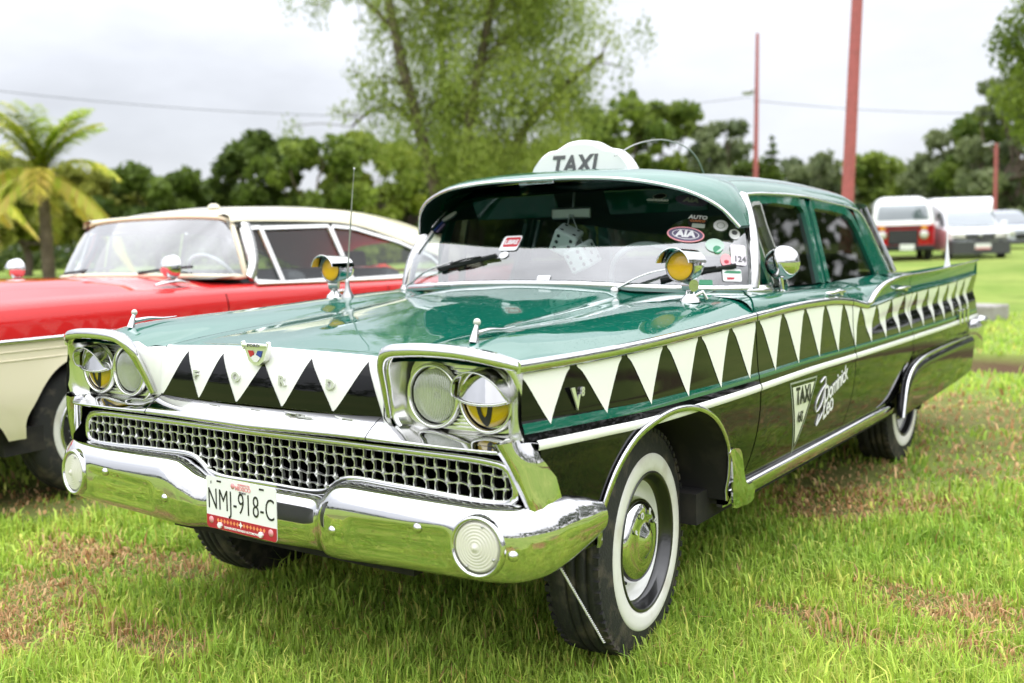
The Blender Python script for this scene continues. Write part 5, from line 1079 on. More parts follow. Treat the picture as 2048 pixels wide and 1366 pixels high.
# local frame facing the camera: e1 to picture right, e2 away
a = R(-38.01); e1 = np.array([math.cos(a), -math.sin(a), 0]); e2 = np.array([math.sin(a), math.cos(a), 0])
def WLp(u, z, v=0): return e1*u+e2*v+np.array([0, 0, z])
k = 30/2050
stems = [([(-.3, 0), (-.5, 2.2), (-1.05, 4.6), (-1.5, 6.6), (-1.9, 9.0), (-2.1, 11)], .24, 0), ([(.0, 0), (-.05, 2.4), (-.2, 4.6), (-.35, 7), (-.2, 10.2)], .20, .6), ([(.25, 0), (.3, 2.3), (.35, 4.5), (.9, 7.0), (1.5, 10.5)], .22, -.4), ([(.45, 0), (.7, 2.2), (1.6, 3.9), (2.4, 5.0), (3.4, 5.9), (4.3, 6.6)], .20, .2), ([(1.0, 6.6), (1.9, 7.4), (2.6, 8.8)], .10, -.3), ([(-1.0, 4.6), (-1.8, 5.3), (-2.5, 5.1), (-3.0, 4.7)], .08, .3), ([(-1.8, 7.6), (-2.8, 8.6), (-3.6, 9.0)], .08, .4), ([(-.9, 7.6), (-.5, 8.8), (-.6, 10.4)], .08, 0)]
cs, rs = [], []
for pts, r0, v in stems:
    c = cr([WLp(u, z, v*(z/6)) for u, z in pts], 18); g.tube(c, np.linspace(r0, r0*.35, 18), 8)
    for q in c[6:]:
        for _ in range(3 if (q@e1) > -1.6 else 2):
            o = np.clip(np.array((rng.normal()*.8, rng.normal()*.8, rng.normal()*.5+.2)), -1.2, 1.2); cs.append(q+o); rs.append(rng.uniform(.35, .75) if (q@e1) > -1.6 else rng.uniform(.2, .45))
            if rng.random() < .5: g.tube(cr([q, q+o*.5+[0, 0, .1], q+o], 5), np.linspace(r0*.16, .012, 5), 5)
for _ in range(170):
    u, z = rng.normal()*1.7+1.2, rng.uniform(2.8, 11.5)
    if (u/4.6)**2+((z-7.5)/5.2)**2 < 1 and not (-2.6 < u < -.9 and z < 6.2 and rng.random() < .75): cs.append(WLp(u, z, rng.normal()*1.6)); rs.append(rng.uniform(.45, .95))
g.obj('trunk', M['bark'], wl); V, Q, C_ = leaf_cloud(cs, rs, 84000, .078, ((.13, .19, .030), (.36, .42, .085)), 1.1, 1.2); link('crown', fast_mesh('crown', V, [Q], C_, M['leaf']), wl)
# ---- branch of a nearer tree reaching in at the top right
rng = np.random.default_rng(31); nt_ = empty('roadside_tree', 'leafy tree reaching in at the top right corner', 'tree', polar(-5.62, 26, .2)); g = G(); a = R(-5.62); e1 = np.array([math.cos(a), -math.sin(a), 0]); limb(g, (0, 0, -.3), (0, 0, 5), .2, .14, .03); cs, rs = [], []
for u, z in [(-1.5, 4.6), (-1.6, 5.4), (-1.25, 6.0), (-1.7, 4.0), (-1.4, 3.6), (-.8, 5), (0, 5.5), (.8, 5), (0, 6.6), (-.9, 6.6), (.6, 4), (-.6, 4), (-1.75, 5.0), (-1.2, 3.2), (-.4, 7.4)]: cs.append(e1*u+[0, 0, z]); rs.append(.55); limb(g, (0, 0, 3.2), cs[-1], .06, .015, .06)
g.obj('trunk', M['bark'], nt_); V, Q, C_ = leaf_cloud(cs, rs, 5000, .07, MD, 1.0); link('crown', fast_mesh('crown', V, [Q], C_, M['leaf']), nt_)
# ---- palms
def palm(label, az, d, H, seed, nfr=15, base=0, gold=.5):
    r_ = np.random.default_rng(seed); root = empty('palm', label, 'palm', polar(az, d, base), None, 'palms on the lawn beyond the red car'); g = G()
    prof = []
    for k in range(26): z = -.2+k/25*(H*.55+.2); prof += [(.155-.04*k/25+(.022 if k % 2 else 0), z)]
    g.lathe(prof, (0, 0, 0), (0, 0, 1), 12); g.lathe([(.15, H*.55), (.13, H*.62), (.06, H*.72), (0, H*.74)], (0, 0, 0), (0, 0, 1), 10); g.obj('trunk', M['bark'], root)
    for i in range(nfr):
        q = 2.39996*i+r_.normal()*.2; el = r_.uniform(.85, 1.5) if i > 8 else r_.uniform(-.6, .4); L = H*r_.uniform(.36, .47); h0 = np.array((0, 0, H*.62)); dv = np.array((math.cos(q), math.sin(q), 0))
        pts = [h0+dv*L*t*math.cos(el*(1-.5*t))*(.9)+np.array((0, 0, L*(t*math.sin(el)-.24*t*t*t*(1.25 if el > .5 else 2.2)))) for t in np.linspace(0, 1, 9)]; c = cr(pts, 22); V, Q, C_ = [], [], []
        old = i <= 7; c0 = np.array((.55, .40, .12)) if old else np.array((.36, .44, .05)); c1 = np.array((.72, .66, .11)) if r_.random() < gold else np.array((.44, .56, .06))
        for j in range(1, 22):
            t_ = nrm(c[j]-c[j-1]); sd_ = nrm(np.cross(t_, (0, 0, 1)) if abs(t_[2]) < .98 else np.array((1., 0, 0))); f = j/21; ll = L*.24*math.sin(math.pi*min(1, .15+.85*f))**.7
            for sg in (1, -1):
                for off in (0, .33, .66):
                    p = c[j-1]+(c[j]-c[j-1])*off; tip = p+sd_*sg*ll*.75+t_*ll*.55+np.array((0, 0, -ll*r_.uniform(.15, .6))); w_ = np.cross(nrm(tip-p), (0, 0, 1)); w_ = nrm(w_)*.021; b0 = len(V); V += [p-w_, p+w_, (p+tip)/2+w_*1.3+[0, 0, ll*.08], (p+tip)/2-w_*1.3+[0, 0, ll*.08], tip]; Q += [(b0, b0+1, b0+2, b0+3)]; Q2 = (b0+3, b0+2, b0+4); Q += [Q2+(b0+4,)][:0]; C_ += [c0+(c1-c0)*r_.random()]*5
        V = np.array(V); Q = np.array(Q); T = np.stack([Q[:, 3], Q[:, 2], Q[:, 3]+1], 1); link('frond', fast_mesh('frond', V, [Q, T], np.array(C_), M['leaf']), root)
    return root
palm('yellow green palm with arching fronds left of the red car', -59.4, 27, 5.3, 3, 30, -.1); palm('palm cut by the left edge with golden lower fronds', -62.79, 33, 4.9, 9, 20, -.1, .8)
# ---- poles, lamp, wires
M['redpole'] = mat('faded_red_paint', (.40, .10, .10), .6, vary=(8, (.30, .085, .08), .45, .7)); M['wire'] = mat('cable_black', (.05, .05, .055), .7)
def pole(name, label, az, d, H, r0, r1, lean, cat='pole', arm=None):
    root = empty(name, label, cat, polar(az, d, .1)); a = R(az); e1 = np.array([math.cos(a), -math.sin(a), 0]); g = G(); top = e1*lean*H+np.array((0, 0, H)); g.tube([np.zeros(3)-[0, 0, .3], top*.5, top], [r0, (r0+r1)/2, r1], 12); g.obj('shaft', M['redpole'], root)
    g = G(); g.box((0, 0, .02), (r0*4, r0*4, .06), bev=.01); g.obj('base_plate', M['conc'], root)
    if arm:
        h, u = arm; p = e1*lean*h+np.array((0, 0, h)); g = G(); g.tube([p, p+e1*u*.6+[0, 0, .1], p+e1*u], .035, 6); g.box(p+e1*u*1.1+[0, 0, -.02], (.3, .3, .10), bev=.03); g.obj('lamp_head', M['steel'], root)
    return root
pole('red_pole', 'thick faded red pole rising out of the top of the picture', -17.33, 17, 7.2, .105, .075, .045); pole('thin_red_pole', 'thinner red pole with a small bracket near its top', -21.86, 34, 7.4, .10, .05, .017, arm=(5.6, -.25)); pole('lamp_post', 'short red post with a lamp head above the white van', -10.0, 48, 4.6, .085, .07, .0, arm=(4.55, -.32))
def cable(label, p0, p1, sag, r_):
    p0, p1 = np.array(p0), np.array(p1); pts = [p0+(p1-p0)*t-[0, 0, sag*4*t*(1-t)] for t in np.linspace(0, 1, 30)]; g = G(); g.tube(pts, r_, 5); g.obj('overhead_cable', M['wire'], None, label=label, cat='cable')
cable('thin overhead cable crossing the sky at the left', polar(-64.4, 30, 5.6), polar(-21.9, 34, 5.55), .75, .008); cable('thin overhead cable right of the thin red pole', polar(-21.9, 34, 5.43), polar(-3.3, 46, 5.6), .35, .010)
# ================================================================== RED AND CREAM HARDTOP (local: x to its driver's side, y to its tail, origin under its front axle)
M['red'] = paint('red_paint', (.60, .022, .022)); M['creamp'] = paint('cream_paint', (.72, .66, .48)); M['glass2'] = glassmat('hardtop_glass', (.72, .80, .80), .09, 0, 2.2); M['glass3'] = glassmat('hardtop_side_glass', (.80, .85, .84), .04, 0, 1.0); M['brownfelt'] = mat('brown_felt', (.10, .075, .06), .9); M['seatred'] = mat('red_grey_seat', (.20, .05, .05), .6)
red = empty('hardtop_car', 'red old hardtop car with cream roof and cream lower side, parked beyond the taxi', 'car', (-3.305, .303, 0), (0, 0, R(4.0)))
def rx(y, z):
    zz = [.30, .42, .60, .76, .815, .83, .90, .96, .99]; xx = [.90, .935, .955, .955, .957, .957, .955, .940, .92]
    k = float(pc([-.95, -.7, -.3, 0, 3.4, 4.4], [-.09, -.045, -.012, 0, 0, -.03])(y)); return float(pc(zz, xx)(z))+k
ztopR = pc([-.9, -.5, 0, .6, 1.1, 1.8, 2.6, 3.3, 4.4], [.985, .995, 1.0, 1.0, .995, .980, .968, .985, 1.02])
archR = cr([(-.42, .36), (-.425, .445), (-.376, .535), (-.328, .609), (-.259, .677), (-.156, .722), (-.02, .738), (.13, .715), (.25, .65), (.34, .55), (.385, .44), (.39, .33)], 60)
def red_side(y0, y1, name):
    g = G(); ys = np.linspace(y0, y1, max(6, int((y1-y0)*24)))
    zu = np.linspace(0, 1, 12); g.grid([[(rx(y, .824+(float(ztopR(y))-.03-.824)*t), y, .824+(float(ztopR(y))-.03-.824)*t) for t in zu] for y in ys], 0)
    if y1 > .6: g.grid([[(rx(y, z), y, z) for z in np.linspace(.32, .82, 14)] for y in ys], 1)
    return g
gF = red_side(-.93, .835, 'front_fender') if False else G()
ys = np.linspace(-.93, .832, 50); gF.grid([[(rx(y, .824+(float(ztopR(y))-.03-.824)*t), y, .824+(float(ztopR(y))-.03-.824)*t) for t in np.linspace(0, 1, 12)] for y in ys], 0)
outer = [(-.50, .36), (-.535, .42), (-.60, .50), (-.78, .58), (-.93, .62), (-.95, .75)]+[(y, .82) for y in np.linspace(-.93, .80, 30)]+[(.832, z) for z in np.linspace(.80, .34, 12)]+[(.60, .33)]
ol = resample(np.array(outer), 400); ang = lambda p: np.unwrap(np.arctan2(p[:, 1]-.36, p[:, 0])[::-1])[::-1]; ao, aa = ang(ol), ang(archR); aa2 = ao[0]+(aa-aa[0])/(aa[-1]-aa[0])*(ao[-1]-ao[0]); op = ol[[int(np.argmin(abs(ao-q))) for q in aa2]]
gF.grid([[(rx(a, b)+.006*max(0, (t-.7)/.3), a, b) for a, b in op*(1-t)+archR*t] for t in np.linspace(0, 1, 9)], 1)
A = np.array([(rx(a, b)+.004, a, b) for a, b in archR]); wl_ = G(); wl_.grid([A, A-[.35, 0, 0]]); C0 = np.array([.55, 0, .4]); wl_.add(np.vstack([A-[.35, 0, 0], [C0]]), [(i, i+1, len(A)) for i in range(len(A)-1)])
both(wl_, 'wheel_well', M['dark'], red)
rf = both(gF, 'front_fender', [M['red'], M['creamp']], red); rdr = both(red_side(.84, 2.30, 'door'), 'door', [M['red'], M['creamp']], red); rq = both(red_side(2.308, 4.4, 'quarter'), 'rear_quarter', [M['red'], M['creamp']], red)
for a, b, pp_ in ((-.93, .832, rf), (.84, 2.30, rdr), (2.308, 4.4, rq)):
    ys = np.linspace(a, b, 30)
    for s_ in (0, 1):
        g = G(); g.sweep([(rx(y, .823)+.004, y, .823) for y in ys], [(-.004, -.012), (-.004, .012), (.007, .009), (.008, -.008)]); (g if s_ == 0 else g.mirror()).obj('side_moulding', M['chrome'], pp_[s_])
        for z in (.775, .735):
            g = G(); g.sweep([(rx(y, z)+.001, y, z) for y in ys], [(-.003, -.004), (-.003, .004), (.003, .002), (.003, -.002)]); (g if s_ == 0 else g.mirror()).obj('side_groove', M['creamp'], pp_[s_])
g = G(); rows = []
for y in np.linspace(-.95, 4.45, 60):
    ze = float(ztopR(y))-.03; xe = rx(y, ze); hc = float(pc([-.95, -.6, 0, .6, 1.1, 3.2, 4.0, 4.45], [1.02, 1.06, 1.085, 1.075, 1.05, 1.0, 1.0, .95])(y)); rows.append(np.array([(xe*f, y, z) for f, z in ((1, ze), (.985, ze+.018), (.94, ze+.034), (.86, ze+.045), (.74, ze*.55+hc*.45+.02), (.5, hc-.008), (.25, hc), (0, hc))]))
full_ = [np.vstack([r_, (r_[:-1]*[-1, 1, 1])[::-1]]) for r_ in rows]; yy_ = np.linspace(-.95, 4.45, 60); k1 = int(np.sum(yy_ < 1.02)); k2 = int(np.sum(yy_ < 3.3)); g.grid(full_[:k1], 0, flip=True); g.grid(full_[k2:], 0, flip=True)
for sg_ in (1, -1): g.grid([r_[:4]*[sg_, 1, 1] for r_ in rows[k1-1:k2+1]], 0, flip=sg_ > 0)
g.grid([[(x, -.95+.03*abs(x), z) for x in np.linspace(-.86, .86, 9)] for z in (.60, .8, 1.0)], 0); g.obj('hood', M['red'], red)
# bumper, grille face
g = G(); P_ = cr([(0, -1.06, 0), (.5, -1.05, 0), (.82, -1.0, 0), (.95, -.86, 0), (.965, -.66, 0)], 30); rows = []
for i, p in enumerate(P_): t_ = nrm(P_[min(i+1, 29)]-P_[max(0, i-1)]); n_ = np.array([t_[1], -t_[0], 0]); rows.append([p+n_*d+[0, 0, z] for d, z in ((-.06, .62), (-.02, .63), (0, .59), (.01, .53), (0, .46), (-.03, .42), (-.08, .42))])
rows = np.array(rows); g.grid(np.vstack([(rows[1:]*[-1, 1, 1])[::-1], rows])); g.obj('front_bumper', M['chrome'], red)
# windscreen
rWB = cr([(0, .80, 1.075), (.35, .83, 1.072), (.60, .90, 1.064), (.75, 1.0, 1.056), (.815, 1.11, 1.052)], 24); rWT = cr([(0, 1.12, 1.425), (.3, 1.125, 1.422), (.52, 1.14, 1.412), (.62, 1.155, 1.40), (.655, 1.175, 1.375)], 24)
def rws(u, v): i = abs(u)*23; k = min(int(i), 22); f = i-k; p = (rWB[k]*(1-f)+rWB[k+1]*f)*(1-v)+(rWT[k]*(1-f)+rWT[k+1]*f)*v; q = 4*v*(1-v); return (p+[.03*abs(u)**2*q, -.02*q, 0])*[1 if u >= 0 else -1, 1, 1]
g = G(); g.grid([[rws(u, v) for u in np.linspace(-1, 1, 47)] for v in np.linspace(0, 1, 10)]); g.obj('windscreen', M['glass2'], red)
lp_ = np.vstack([[rws(u, 0) for u in np.linspace(-1, 1, 47)], [rws(1, v) for v in np.linspace(0, 1, 10)][1:], [rws(u, 1) for u in np.linspace(1, -1, 47)][1:], [rws(-1, v) for v in np.linspace(1, 0, 10)][1:-1]])
g = G(); g.sweep(lp_, [(.017*math.cos(q), .017*math.sin(q)) for q in np.linspace(0, 2*math.pi, 9)[:-1]], upv=(0, -1, .3), closed=True); g.obj('windscreen_frame', M['creamp'], red)
for s_ in (1, -1):
    g = G(); g.sweep(cr([(.825, 1.13, 1.04), (.80, 1.19, 1.12), (.735, 1.24, 1.26), (.685, 1.25, 1.37)], 14), [(-.018, -.03), (-.018, .03), (.018, .03), (.018, -.03)], upv=(0, 1, 0)); (g if s_ > 0 else g.mirror()).obj('windscreen_pillar', M['alu'], red)
# roof with swept sail
rzc = pc([1.10, 1.3, 1.7, 2.1, 2.5, 3.0, 3.4, 3.7], [1.44, 1.475, 1.505, 1.512, 1.50, 1.445, 1.36, 1.27]); rze = pc([1.10, 1.2, 1.48, 2.04, 2.25, 2.69, 3.05, 3.4, 3.7], [1.375, 1.383, 1.385, 1.378, 1.362, 1.262, 1.15, 1.05, .99])
rows = []
for y in np.linspace(1.135, 3.7, 44):
    zc, ze = float(rzc(y)), float(rze(y)); xe = .69+.14*np.clip((y-2.3)/1.2, 0, 1)**1.2; c = cr([(0, y, zc), (.3, y, zc-.012), (.50, y, zc-.035-.3*max(0, (zc-ze-.13))*.2), (.63, y, zc*.55+ze*.45+.012), (xe-.02, y, ze+.05), (xe, y, ze)], 18); rows.append(np.vstack([(c[1:]*[-1, 1, 1])[::-1], c]))
g = G(); g.grid(rows); rroof = g.obj('roof', M['creamp'], red); g = G(); g.grid([r_*[.97, 1, 1]-[0, 0, .035] for r_ in rows]); g.obj('headliner', M['greycloth'], rroof); g = G(); g.lathe([(.04, 0), (.036, .018), (.018, .030), (0, .031)], (.25, 1.42, 1.48), (0, 0, 1), 16); g.obj('roof_lamp', M['creamp'], rroof)
# windows
def rsp(y, z, o=0): return np.array([.845-.42*(z-1.0)+o, y, z])
for s_ in (1, -1):
    for nm, lp2, mt in (('side_window', [(1.40, 1.0), (1.37, 1.34), (2.0, 1.352), (2.04, 1.0)], 'glass3'), ('vent_window', [(1.17, 1.02), (1.20, 1.335), (1.36, 1.345), (1.39, 1.0)], 'glass3'), ('quarter_window', [(2.05, .99), (2.02, 1.352), (2.25, 1.335), (2.69, 1.235), (3.02, 1.12), (3.16, .99)], 'glass3')):
        g = G(); g.add([rsp(a, b, -.012) for a, b in lp2], [tuple(range(len(lp2)))], 0, False); wnd = (g if s_ > 0 else g.mirror()).obj(nm, M[mt], red)
        g = G(); g.sweep(resample(np.array([rsp(a, b) for a, b in lp2+lp2[:1]]), 60), [(-.012, -.008), (-.012, .008), (.012, .008), (.012, -.008)], upv=(1, 0, .42), smooth=False); (g if s_ > 0 else g.mirror()).obj('window_frame', M['alu'], wnd)
    g = G(); ys = np.linspace(1.12, 3.2, 30); g.sweep([(rx(y, .95)-.055, y, float(ztopR(y))+.012) for y in ys], [(-.02, -.008), (-.02, .008), (.02, .008), (.02, -.008)]); (g if s_ > 0 else g.mirror()).obj('belt_moulding', M['alu'], red)
    # mirrors on pods, handle
    yo_ = 0 if s_ > 0 else .12; g = G(); c = np.array((.80, .60+yo_, 1.13)); g.lathe([(.062, .0), (.064, -.02), (.056, -.05), (.036, -.07), (0, -.078)], c, (.1, 1, 0), 24); g.tube([c-[0, .03, .02], c-[0, .02, .085]], .014, 8); g.sweep(cr([(.80, .46+yo_, 1.035), (.80, .58+yo_, 1.052), (.80, .70+yo_, 1.035)], 10), [(-.035, -.012), (-.02, .012), (.02, .012), (.035, -.012)], scale=np.r_[np.linspace(.3, 1, 5), np.linspace(1, .3, 5)]); mrr = (g if s_ > 0 else g.mirror()).obj('fender_mirror', M['chrome'], red)
    g = G(); g.lathe([(.065, .0), (.066, -.012), (.060, -.012)], c, (.1, 1, 0), 24); (g if s_ > 0 else g.mirror()).obj('mirror_band', M['chrome2'], mrr)
    g = G(); g.sweep(cr([(.95, 1.72, .925), (.975, 1.76, .93), (.975, 1.86, .93), (.952, 1.90, .925)], 10), [(-.008, -.008), (-.008, .008), (.008, .008), (.008, -.008)]); (g if s_ > 0 else g.mirror()).obj('door_handle', M['chrome'], rdr[0 if s_ > 0 else 1])
for x in (-.45, .25): g = G(); g.sweep([(x, .80, 1.09), (x+.2, .86, 1.11), (x+.38, .88, 1.12)], [(-.008, -.006), (0, .01), (.008, -.006)]); g.obj('wiper', M['black_flat'], red)
# cabin
g = G(); g.box((0, 1.72, .80), (1.3, .20, .55), M=rotx(-.15), bev=.06); g.box((0, 1.45, .62), (1.3, .5, .2), bev=.05); g.obj('front_seat', M['ink2'], red); g = G(); g.box((0, 2.75, .80), (1.3, .2, .5), M=rotx(-.15), bev=.06); g.obj('rear_seat', M['ink2'], red)
g = G(); g.grid([[(x, y, z) for x in (-.8, .8)] for y, z in ((.86, 1.05), (1.05, 1.06), (1.12, 1.0), (1.12, .6), (1.3, .45), (2.9, .45), (2.9, .95), (3.6, .97))]); g.obj('cabin_tub', M['ink2'], red)
c = np.array((.38, 1.28, 1.02)); q3 = rotx(-1.0); g = G(); g.tube([c+q3@np.array((.2*math.cos(a), .2*math.sin(a), 0)) for a in np.linspace(0, 2*math.pi, 40)[:-1]], .011, 6, closed=True); g.tube([c+q3@np.array((-.2, 0, 0)), c+q3@np.array((.2, 0, 0))], .009, 6); g.obj('steering_wheel', M['sticker'], red)
g = G(); g.grid([[(.80, y, z) for y in (1.12, 3.9)] for z in (.45, .965)]); both(g, 'door_card', M['ink2'], red)
# wheels with wire covers
def wheel_r(cx, cy, s_):
    root = link('wheel', None, red); root.location = (cx, cy, .345); g = G(); g.lathe([(.20, .08), (.235, .09), (.28, .088), (.315, .08), (.338, .062), (.342, .03), (.334, .028), (.334, .02), (.342, .018), (.342, -.018), (.334, -.02), (.334, -.028), (.342, -.03), (.338, -.065), (.31, -.085), (.22, -.085)], (0, 0, 0), (s_, 0, 0), 56); g.obj('tyre', M['tyre'], root)
    g = G(); g.lathe([(.205, .088), (.215, .093), (.235, .094), (.243, .091)], (0, 0, 0), (s_, 0, 0), 56); g.obj('whitewall', M['whitewall2'] if 'whitewall2' in M else M['whitewall'], root)
    g = G(); g.lathe([(.206, .08), (.205, .094), (.19, .09), (.175, .06), (.05, .05), (.05, .085), (.03, .10), (0, .10)], (0, 0, 0), (s_, 0, 0), 48); cv = g.obj('wheel_cover', M['chrome2'], root)
    for k in range(28): q = 2*math.pi*k/28; g = G(); g.tube([(s_*.088, .05*math.cos(q+.2), .05*math.sin(q+.2)), (s_*.08, .178*math.cos(q), .178*math.sin(q))], .0042, 5); g.obj('spoke', M['chrome'], cv)
for cx, cy, s_ in ((.765, 0, 1), (-.765, 0, -1), (.75, 3.0, 1), (-.75, 3.0, -1)): wheel_r(cx, cy, s_)
g = G(); g.box((0, 1.8, .34), (1.7, 4.6, .12)); g.box((0, -.45, .45), (1.2, .7, .25)); g.obj('underbody', M['dark'], red)
# hat on the parcel shelf
a4 = R(4.0); hp = np.array((.25, 2.78, 1.06)); hw_ = rotz(a4)@hp+np.array((-3.305, .303, 0)); hat = empty('hat', 'brown felt hat lying inside the rear window of the red car', 'hat', tuple(hw_)); g = G(); g.lathe([(.0, .0), (.19, .0), (.195, .006), (.10, .008)], (0, 0, -.002), (0, 0, 1), 28); g.obj('brim', M['brownfelt'], hat); g = G(); g.lathe([(.10, .005), (.095, .07), (.088, .105), (.07, .115), (0, .108)], (0, 0, 0), (0, 0, 1), 24); g.obj('crown', M['brownfelt'], hat)

# ================================================================== FAR VEHICLES
M['busred'] = paint('bus_red', (.50, .015, .02)); M['buswhite'] = paint('bus_white', (.76, .76, .74)); M['vanwhite'] = paint('van_white', (.80, .80, .81)); M['plastic'] = mat('grey_plastic', (.06, .06, .065), .6); M['carblue'] = paint('silver_blue_paint', (.45, .47, .52)); M['farglass'] = glassmat('far_vehicle_glass', (.35, .40, .42), .09, 0, 1.6); M['whiteprint'] = M['sticker']
def far_root(name, label, cat, az, d, turn):
    p = polar(az, d); p[2] = float(ground_z(p[0], p[1]))-.06; return empty(name, label, cat, tuple(p), (0, 0, -R(az)+R(turn)), 'vehicles parked beyond the lawn')
def shell(secs, n=40):
    """rounded body lofted from sections (y, half width, z0, z1, corner radius)"""
    rows = []
    for y, hw, z0, z1, r_ in secs:
        L = [(hw-r_*(1-math.cos(q)), z1-r_*(1-math.sin(q))) for q in np.linspace(0, math.pi/2, 7)][::1]; L = [(hw, z0)]+[(hw, z1-r_)]+L[1:]+[(0, z1)]; a = np.array([(x, y, z) for x, z in L]); rows.append(np.vstack([a, (a[:-1]*[-1, 1, 1])[::-1]]))
    return np.array(rows)
def small_wheel(parent, x, y, r_=.31):
    g = G(); s_ = 1 if x > 0 else -1; g.lathe([(.0, .06), (.18, .06), (.19, .08), (.26, .085), (r_, .06), (r_, -.06), (.2, -.08)], (x, y, r_), (s_, 0, 0), 28); wh = g.obj('wheel', M['rubber'], parent); g = G(); g.lathe([(.17, .082), (.10, .09), (0, .095)], (x, y, r_), (s_, 0, 0), 20); g.obj('wheel_disc', M['steel'], wh)
bus = far_root('camper_van', 'red and white rounded old van with a black grille', 'van', -14.32, 31.5, 4)
Sb = [(-.06, .62, .45, .95, .10), (0, .80, .36, 1.00, .12), (.06, .84, .34, 1.05, .06), (4.2, .85, .34, 1.05, .06)]
g = G(); rr = shell([(.0, .78, .38, 1.06, .02), (.05, .845, .36, 1.08, .02), (.5, .86, .36, 1.08, .02), (4.2, .86, .36, 1.08, .02)]); g.grid(rr, flip=True); fl = [(x, -.03+.10*(abs(x)/.8)**3, z) for z in (.40, 1.07) for x in np.linspace(-.80, .80, 15)]; g.grid(np.array(fl).reshape(2, 15, 3)); g.obj('lower_body', M['busred'], bus)
g = G(); rows = []
for y, hw, z1, r_ in ((.06, .835, 1.12, .02), (.10, .84, 1.22, .05), (.20, .80, 1.62, .16), (.34, .78, 1.80, .28), (.60, .78, 1.89, .34), (1.2, .79, 1.93, .36), (4.1, .79, 1.92, .36), (4.2, .75, 1.85, .36)): rows.append(shell([(y, hw, 1.075, z1, min(r_, z1-1.08))])[0])
g.grid(rows, flip=True); g.grid(np.array([[(x, -.02+.10*(abs(x)/.8)**3+dy, z) for x in np.linspace(-.82, .82, 15)] for z, dy in ((1.075, 0), (1.20, .02), (1.22, .06))])); g.obj('upper_body', M['buswhite'], bus)
g = G(); g.grid([[(x*k_, .035+dy+.10*(abs(x)/.8)**3, z) for x in np.linspace(-.70, .70, 15)] for z, dy, k_ in ((1.22, -.02, 1.0), (1.40, .02, .98), (1.60, .09, .93), (1.66, .12, .88))]); g.obj('windscreen', M['farglass'], bus)
for s_ in (1, -1):
    for y0, y1 in ((.35, 1.1), (1.25, 2.1), (2.2, 3.1)): g = G(); g.plate([(s_*.835, y0, 1.24), (s_*.835, y1, 1.24), (s_*.80, y1, 1.60), (s_*.80, y0, 1.60)], (s_*.012, 0, 0)); g.obj('side_window', M['farglass'], bus)
    g = G(); g.lathe([(.115, 0), (.105, .03), (.08, .045), (0, .055)], (s_*.56, -.02, .80), (0, -1, 0), 24); hl = g.obj('headlamp', M['lensw'], bus); g = G(); g.lathe([(.125, -.01), (.125, .03), (.108, .035)], (s_*.56, -.02, .80), (0, -1, 0), 24); g.obj('lamp_rim', M['chrome'], hl)
    g = G(); g.box((s_*.56, -.035, 1.0), (.16, .03, .06), bev=.012); g.obj('indicator', M['amber'], bus); g = G(); g.box((s_*.95, .1, 1.32), (.10, .05, .18), bev=.02); g.tube([(s_*.86, .12, 1.22), (s_*.95, .1, 1.30)], .012, 6); g.obj('door_mirror', M['plastic'], bus)
    small_wheel(bus, s_*.70, .55); small_wheel(bus, s_*.70, 3.0)
for k in range(9): g = G(); g.box((0, -.045, .58+.04*k), (.76, .03, .020), bev=.004); g.obj('grille_slat', M['plastic'], bus)
g = G(); g.box((0, -.035, .74), (.80, .02, .42), bev=.02); g.obj('grille_panel', M['black_flat'], bus); g = G(); g.box((0, -.04, 1.02), (.95, .02, .05)); g.obj('vent_slot', M['black_flat'], bus); g = G(); g.box((0, -.12, .43), (1.66, .16, .16), bev=.03); g.obj('bumper', M['black_flat'], bus); g = G(); g.box((.10, -.22, .46), (.40, .01, .17), bev=.01); g.obj('licence_plate', M['plate'], bus)
van = far_root('delivery_van', 'white delivery van with a tall cargo box and grey bumper', 'van', -10.66, 32, 14)
g = G(); rr = shell([(0, .72, .42, .78, .06), (.06, .80, .30, .84, .08), (.5, .83, .28, .93, .08), (.95, .83, .28, .98, .06), (2.0, .83, .28, 1.0, .05), (2.3, .83, .28, 1.0, .05)]); g.grid(rr, flip=True); g.obj('body', M['vanwhite'], van)
g = G(); rr = shell([(.92, .74, .95, .99, .03), (1.20, .70, .95, 1.22, .06), (1.62, .66, .95, 1.46, .10), (1.9, .66, .95, 1.49, .10), (2.3, .66, .95, 1.48, .10)]); g.grid(rr, flip=True); g.obj('cab', M['vanwhite'], van)
g = G(); rr = shell([(1.55, .66, 1.0, 1.44, .06), (1.85, .80, .8, 1.66, .06), (2.05, .85, .5, 1.84, .05), (2.2, .86, .45, 1.86, .05), (4.3, .86, .45, 1.86, .05)]); g.grid(rr, flip=True); g.loftcap(rr[0]); g.grid([[(-.84, 2.02, .6), (.84, 2.02, .6)], [(-.80, 1.80, 1.5), (.80, 1.80, 1.5)]]); g.obj('cargo_box', M['vanwhite'], van)
g = G(); g.grid([[(x, y+.05*(abs(x)/.7)**2, z) for x in np.linspace(-w_, w_, 9)] for y, z, w_ in ((.90, 1.015, .69), (1.18, 1.25, .65), (1.52, 1.455, .59))]); g.obj('windscreen', M['farglass'], van)
for s_ in (1, -1):
    g = G(); g.plate([(s_*.77, 1.15, 1.02), (s_*.77, 1.85, 1.02), (s_*.69, 1.80, 1.40), (s_*.70, 1.5, 1.38)], (s_*.012, 0, 0)); g.obj('side_window', M['farglass'], van); g = G(); g.box((s_*.93, 1.15, 1.06), (.18, .08, .14), bev=.03); g.obj('door_mirror', M['vanwhite'], van)
    g = G(); g.plate([(s_*.38, .0, .66), (s_*.70, .04, .68), (s_*.77, .14, .80), (s_*.42, .03, .77)], (0, -.03, 0)); g.obj('headlamp', M['lensw'], van); small_wheel(van, s_*.72, .65, .29); small_wheel(van, s_*.72, 3.2, .29)
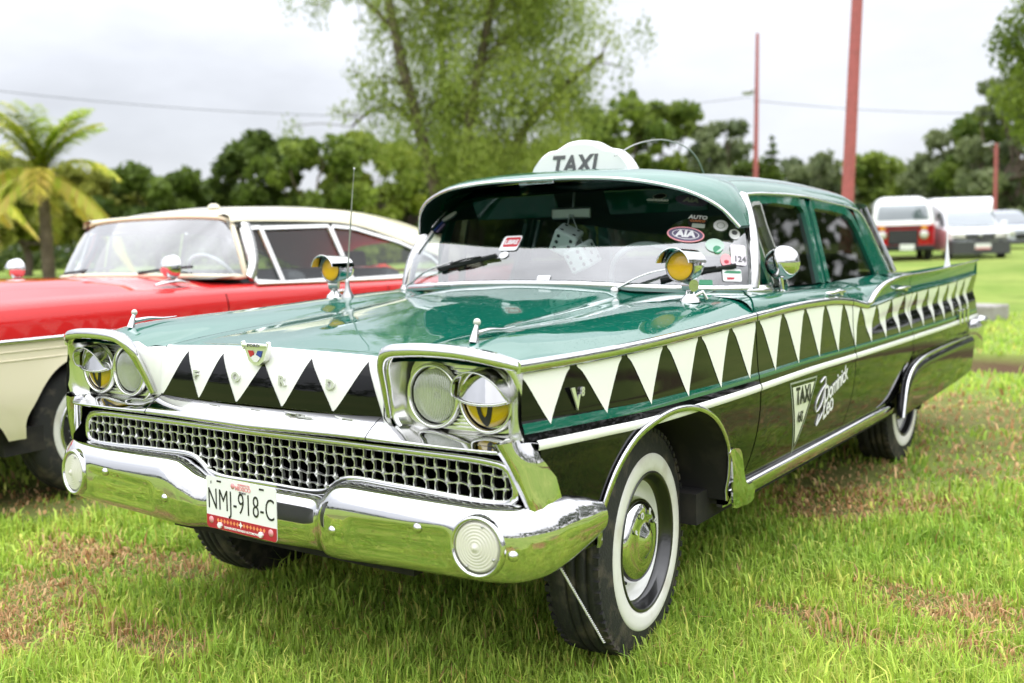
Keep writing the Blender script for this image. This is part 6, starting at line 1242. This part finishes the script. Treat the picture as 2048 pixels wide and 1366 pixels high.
g = G(); rr = shell([(-.10, .70, .20, .58, .08), (-.04, .80, .18, .62, .06), (.25, .835, .18, .62, .05)]); g.grid(rr, flip=True); g.grid([[(-.7, -.10, .2), (.7, -.10, .2)], [(-.7, -.10, .56), (.7, -.10, .56)]]); g.obj('bumper', M['plastic'], van)
g = G(); g.box((0, -.02, .70), (.72, .04, .13), bev=.02); g.obj('grille', M['plastic'], van); g = G(); g.lathe([(.06, 0), (.06, .02), (0, .02)], (0, -.04, .72), (0, -1, 0), 16); g.obj('badge', M['steel'], van); g = G(); g.box((.05, -.12, .42), (.42, .01, .16), bev=.01); pl = g.obj('licence_plate', M['plate'], van); g = G(); g.box((.05, -.127, .36), (.40, .004, .045)); g.obj('plate_band', M['pink'], pl)
car = far_root('parked_car', 'silver car at the right edge, half behind the white van', 'car', -8.48, 40, 28)
g = G(); rr = shell([(0, .72, .35, .70, .08), (.1, .82, .28, .76, .08), (1.1, .85, .28, .92, .06), (1.2, .85, .28, .93, .05), (3.6, .85, .28, .95, .05), (4.3, .78, .3, .85, .1)]); g.grid(rr, flip=True); g.grid([[(-.7, -.01, .35), (.7, -.01, .35)], [(-.7, -.01, .66), (.7, -.01, .66)]]); g.obj('body', M['carblue'], car)
g = G(); rr = shell([(1.1, .74, .9, .94, .03), (1.7, .64, .9, 1.40, .10), (2.2, .63, .9, 1.46, .12), (3.0, .63, .9, 1.42, .12), (3.6, .70, .9, .97, .04)]); g.grid(rr, flip=True); g.obj('cabin', M['carblue'], car); g = G(); g.grid([[(x, y, z) for x in np.linspace(-w_, w_, 7)] for y, z, w_ in ((1.12, .97, .68), (1.66, 1.39, .56))]); g.obj('windscreen', M['farglass'], car)
g = G(); g.box((0, -.03, .50), (.9, .06, .18), bev=.03); g.obj('grille', M['black_flat'], car); g = G(); g.box((0, -.02, .30), (1.6, .12, .14), bev=.03); g.obj('bumper', M['plastic'], car)
for s_ in (1, -1): g = G(); g.box((s_*.62, .0, .62), (.28, .10, .12), bev=.03); g.obj('headlamp', M['lensw'], car); small_wheel(car, s_*.74, .75, .31); small_wheel(car, s_*.74, 3.3, .31)
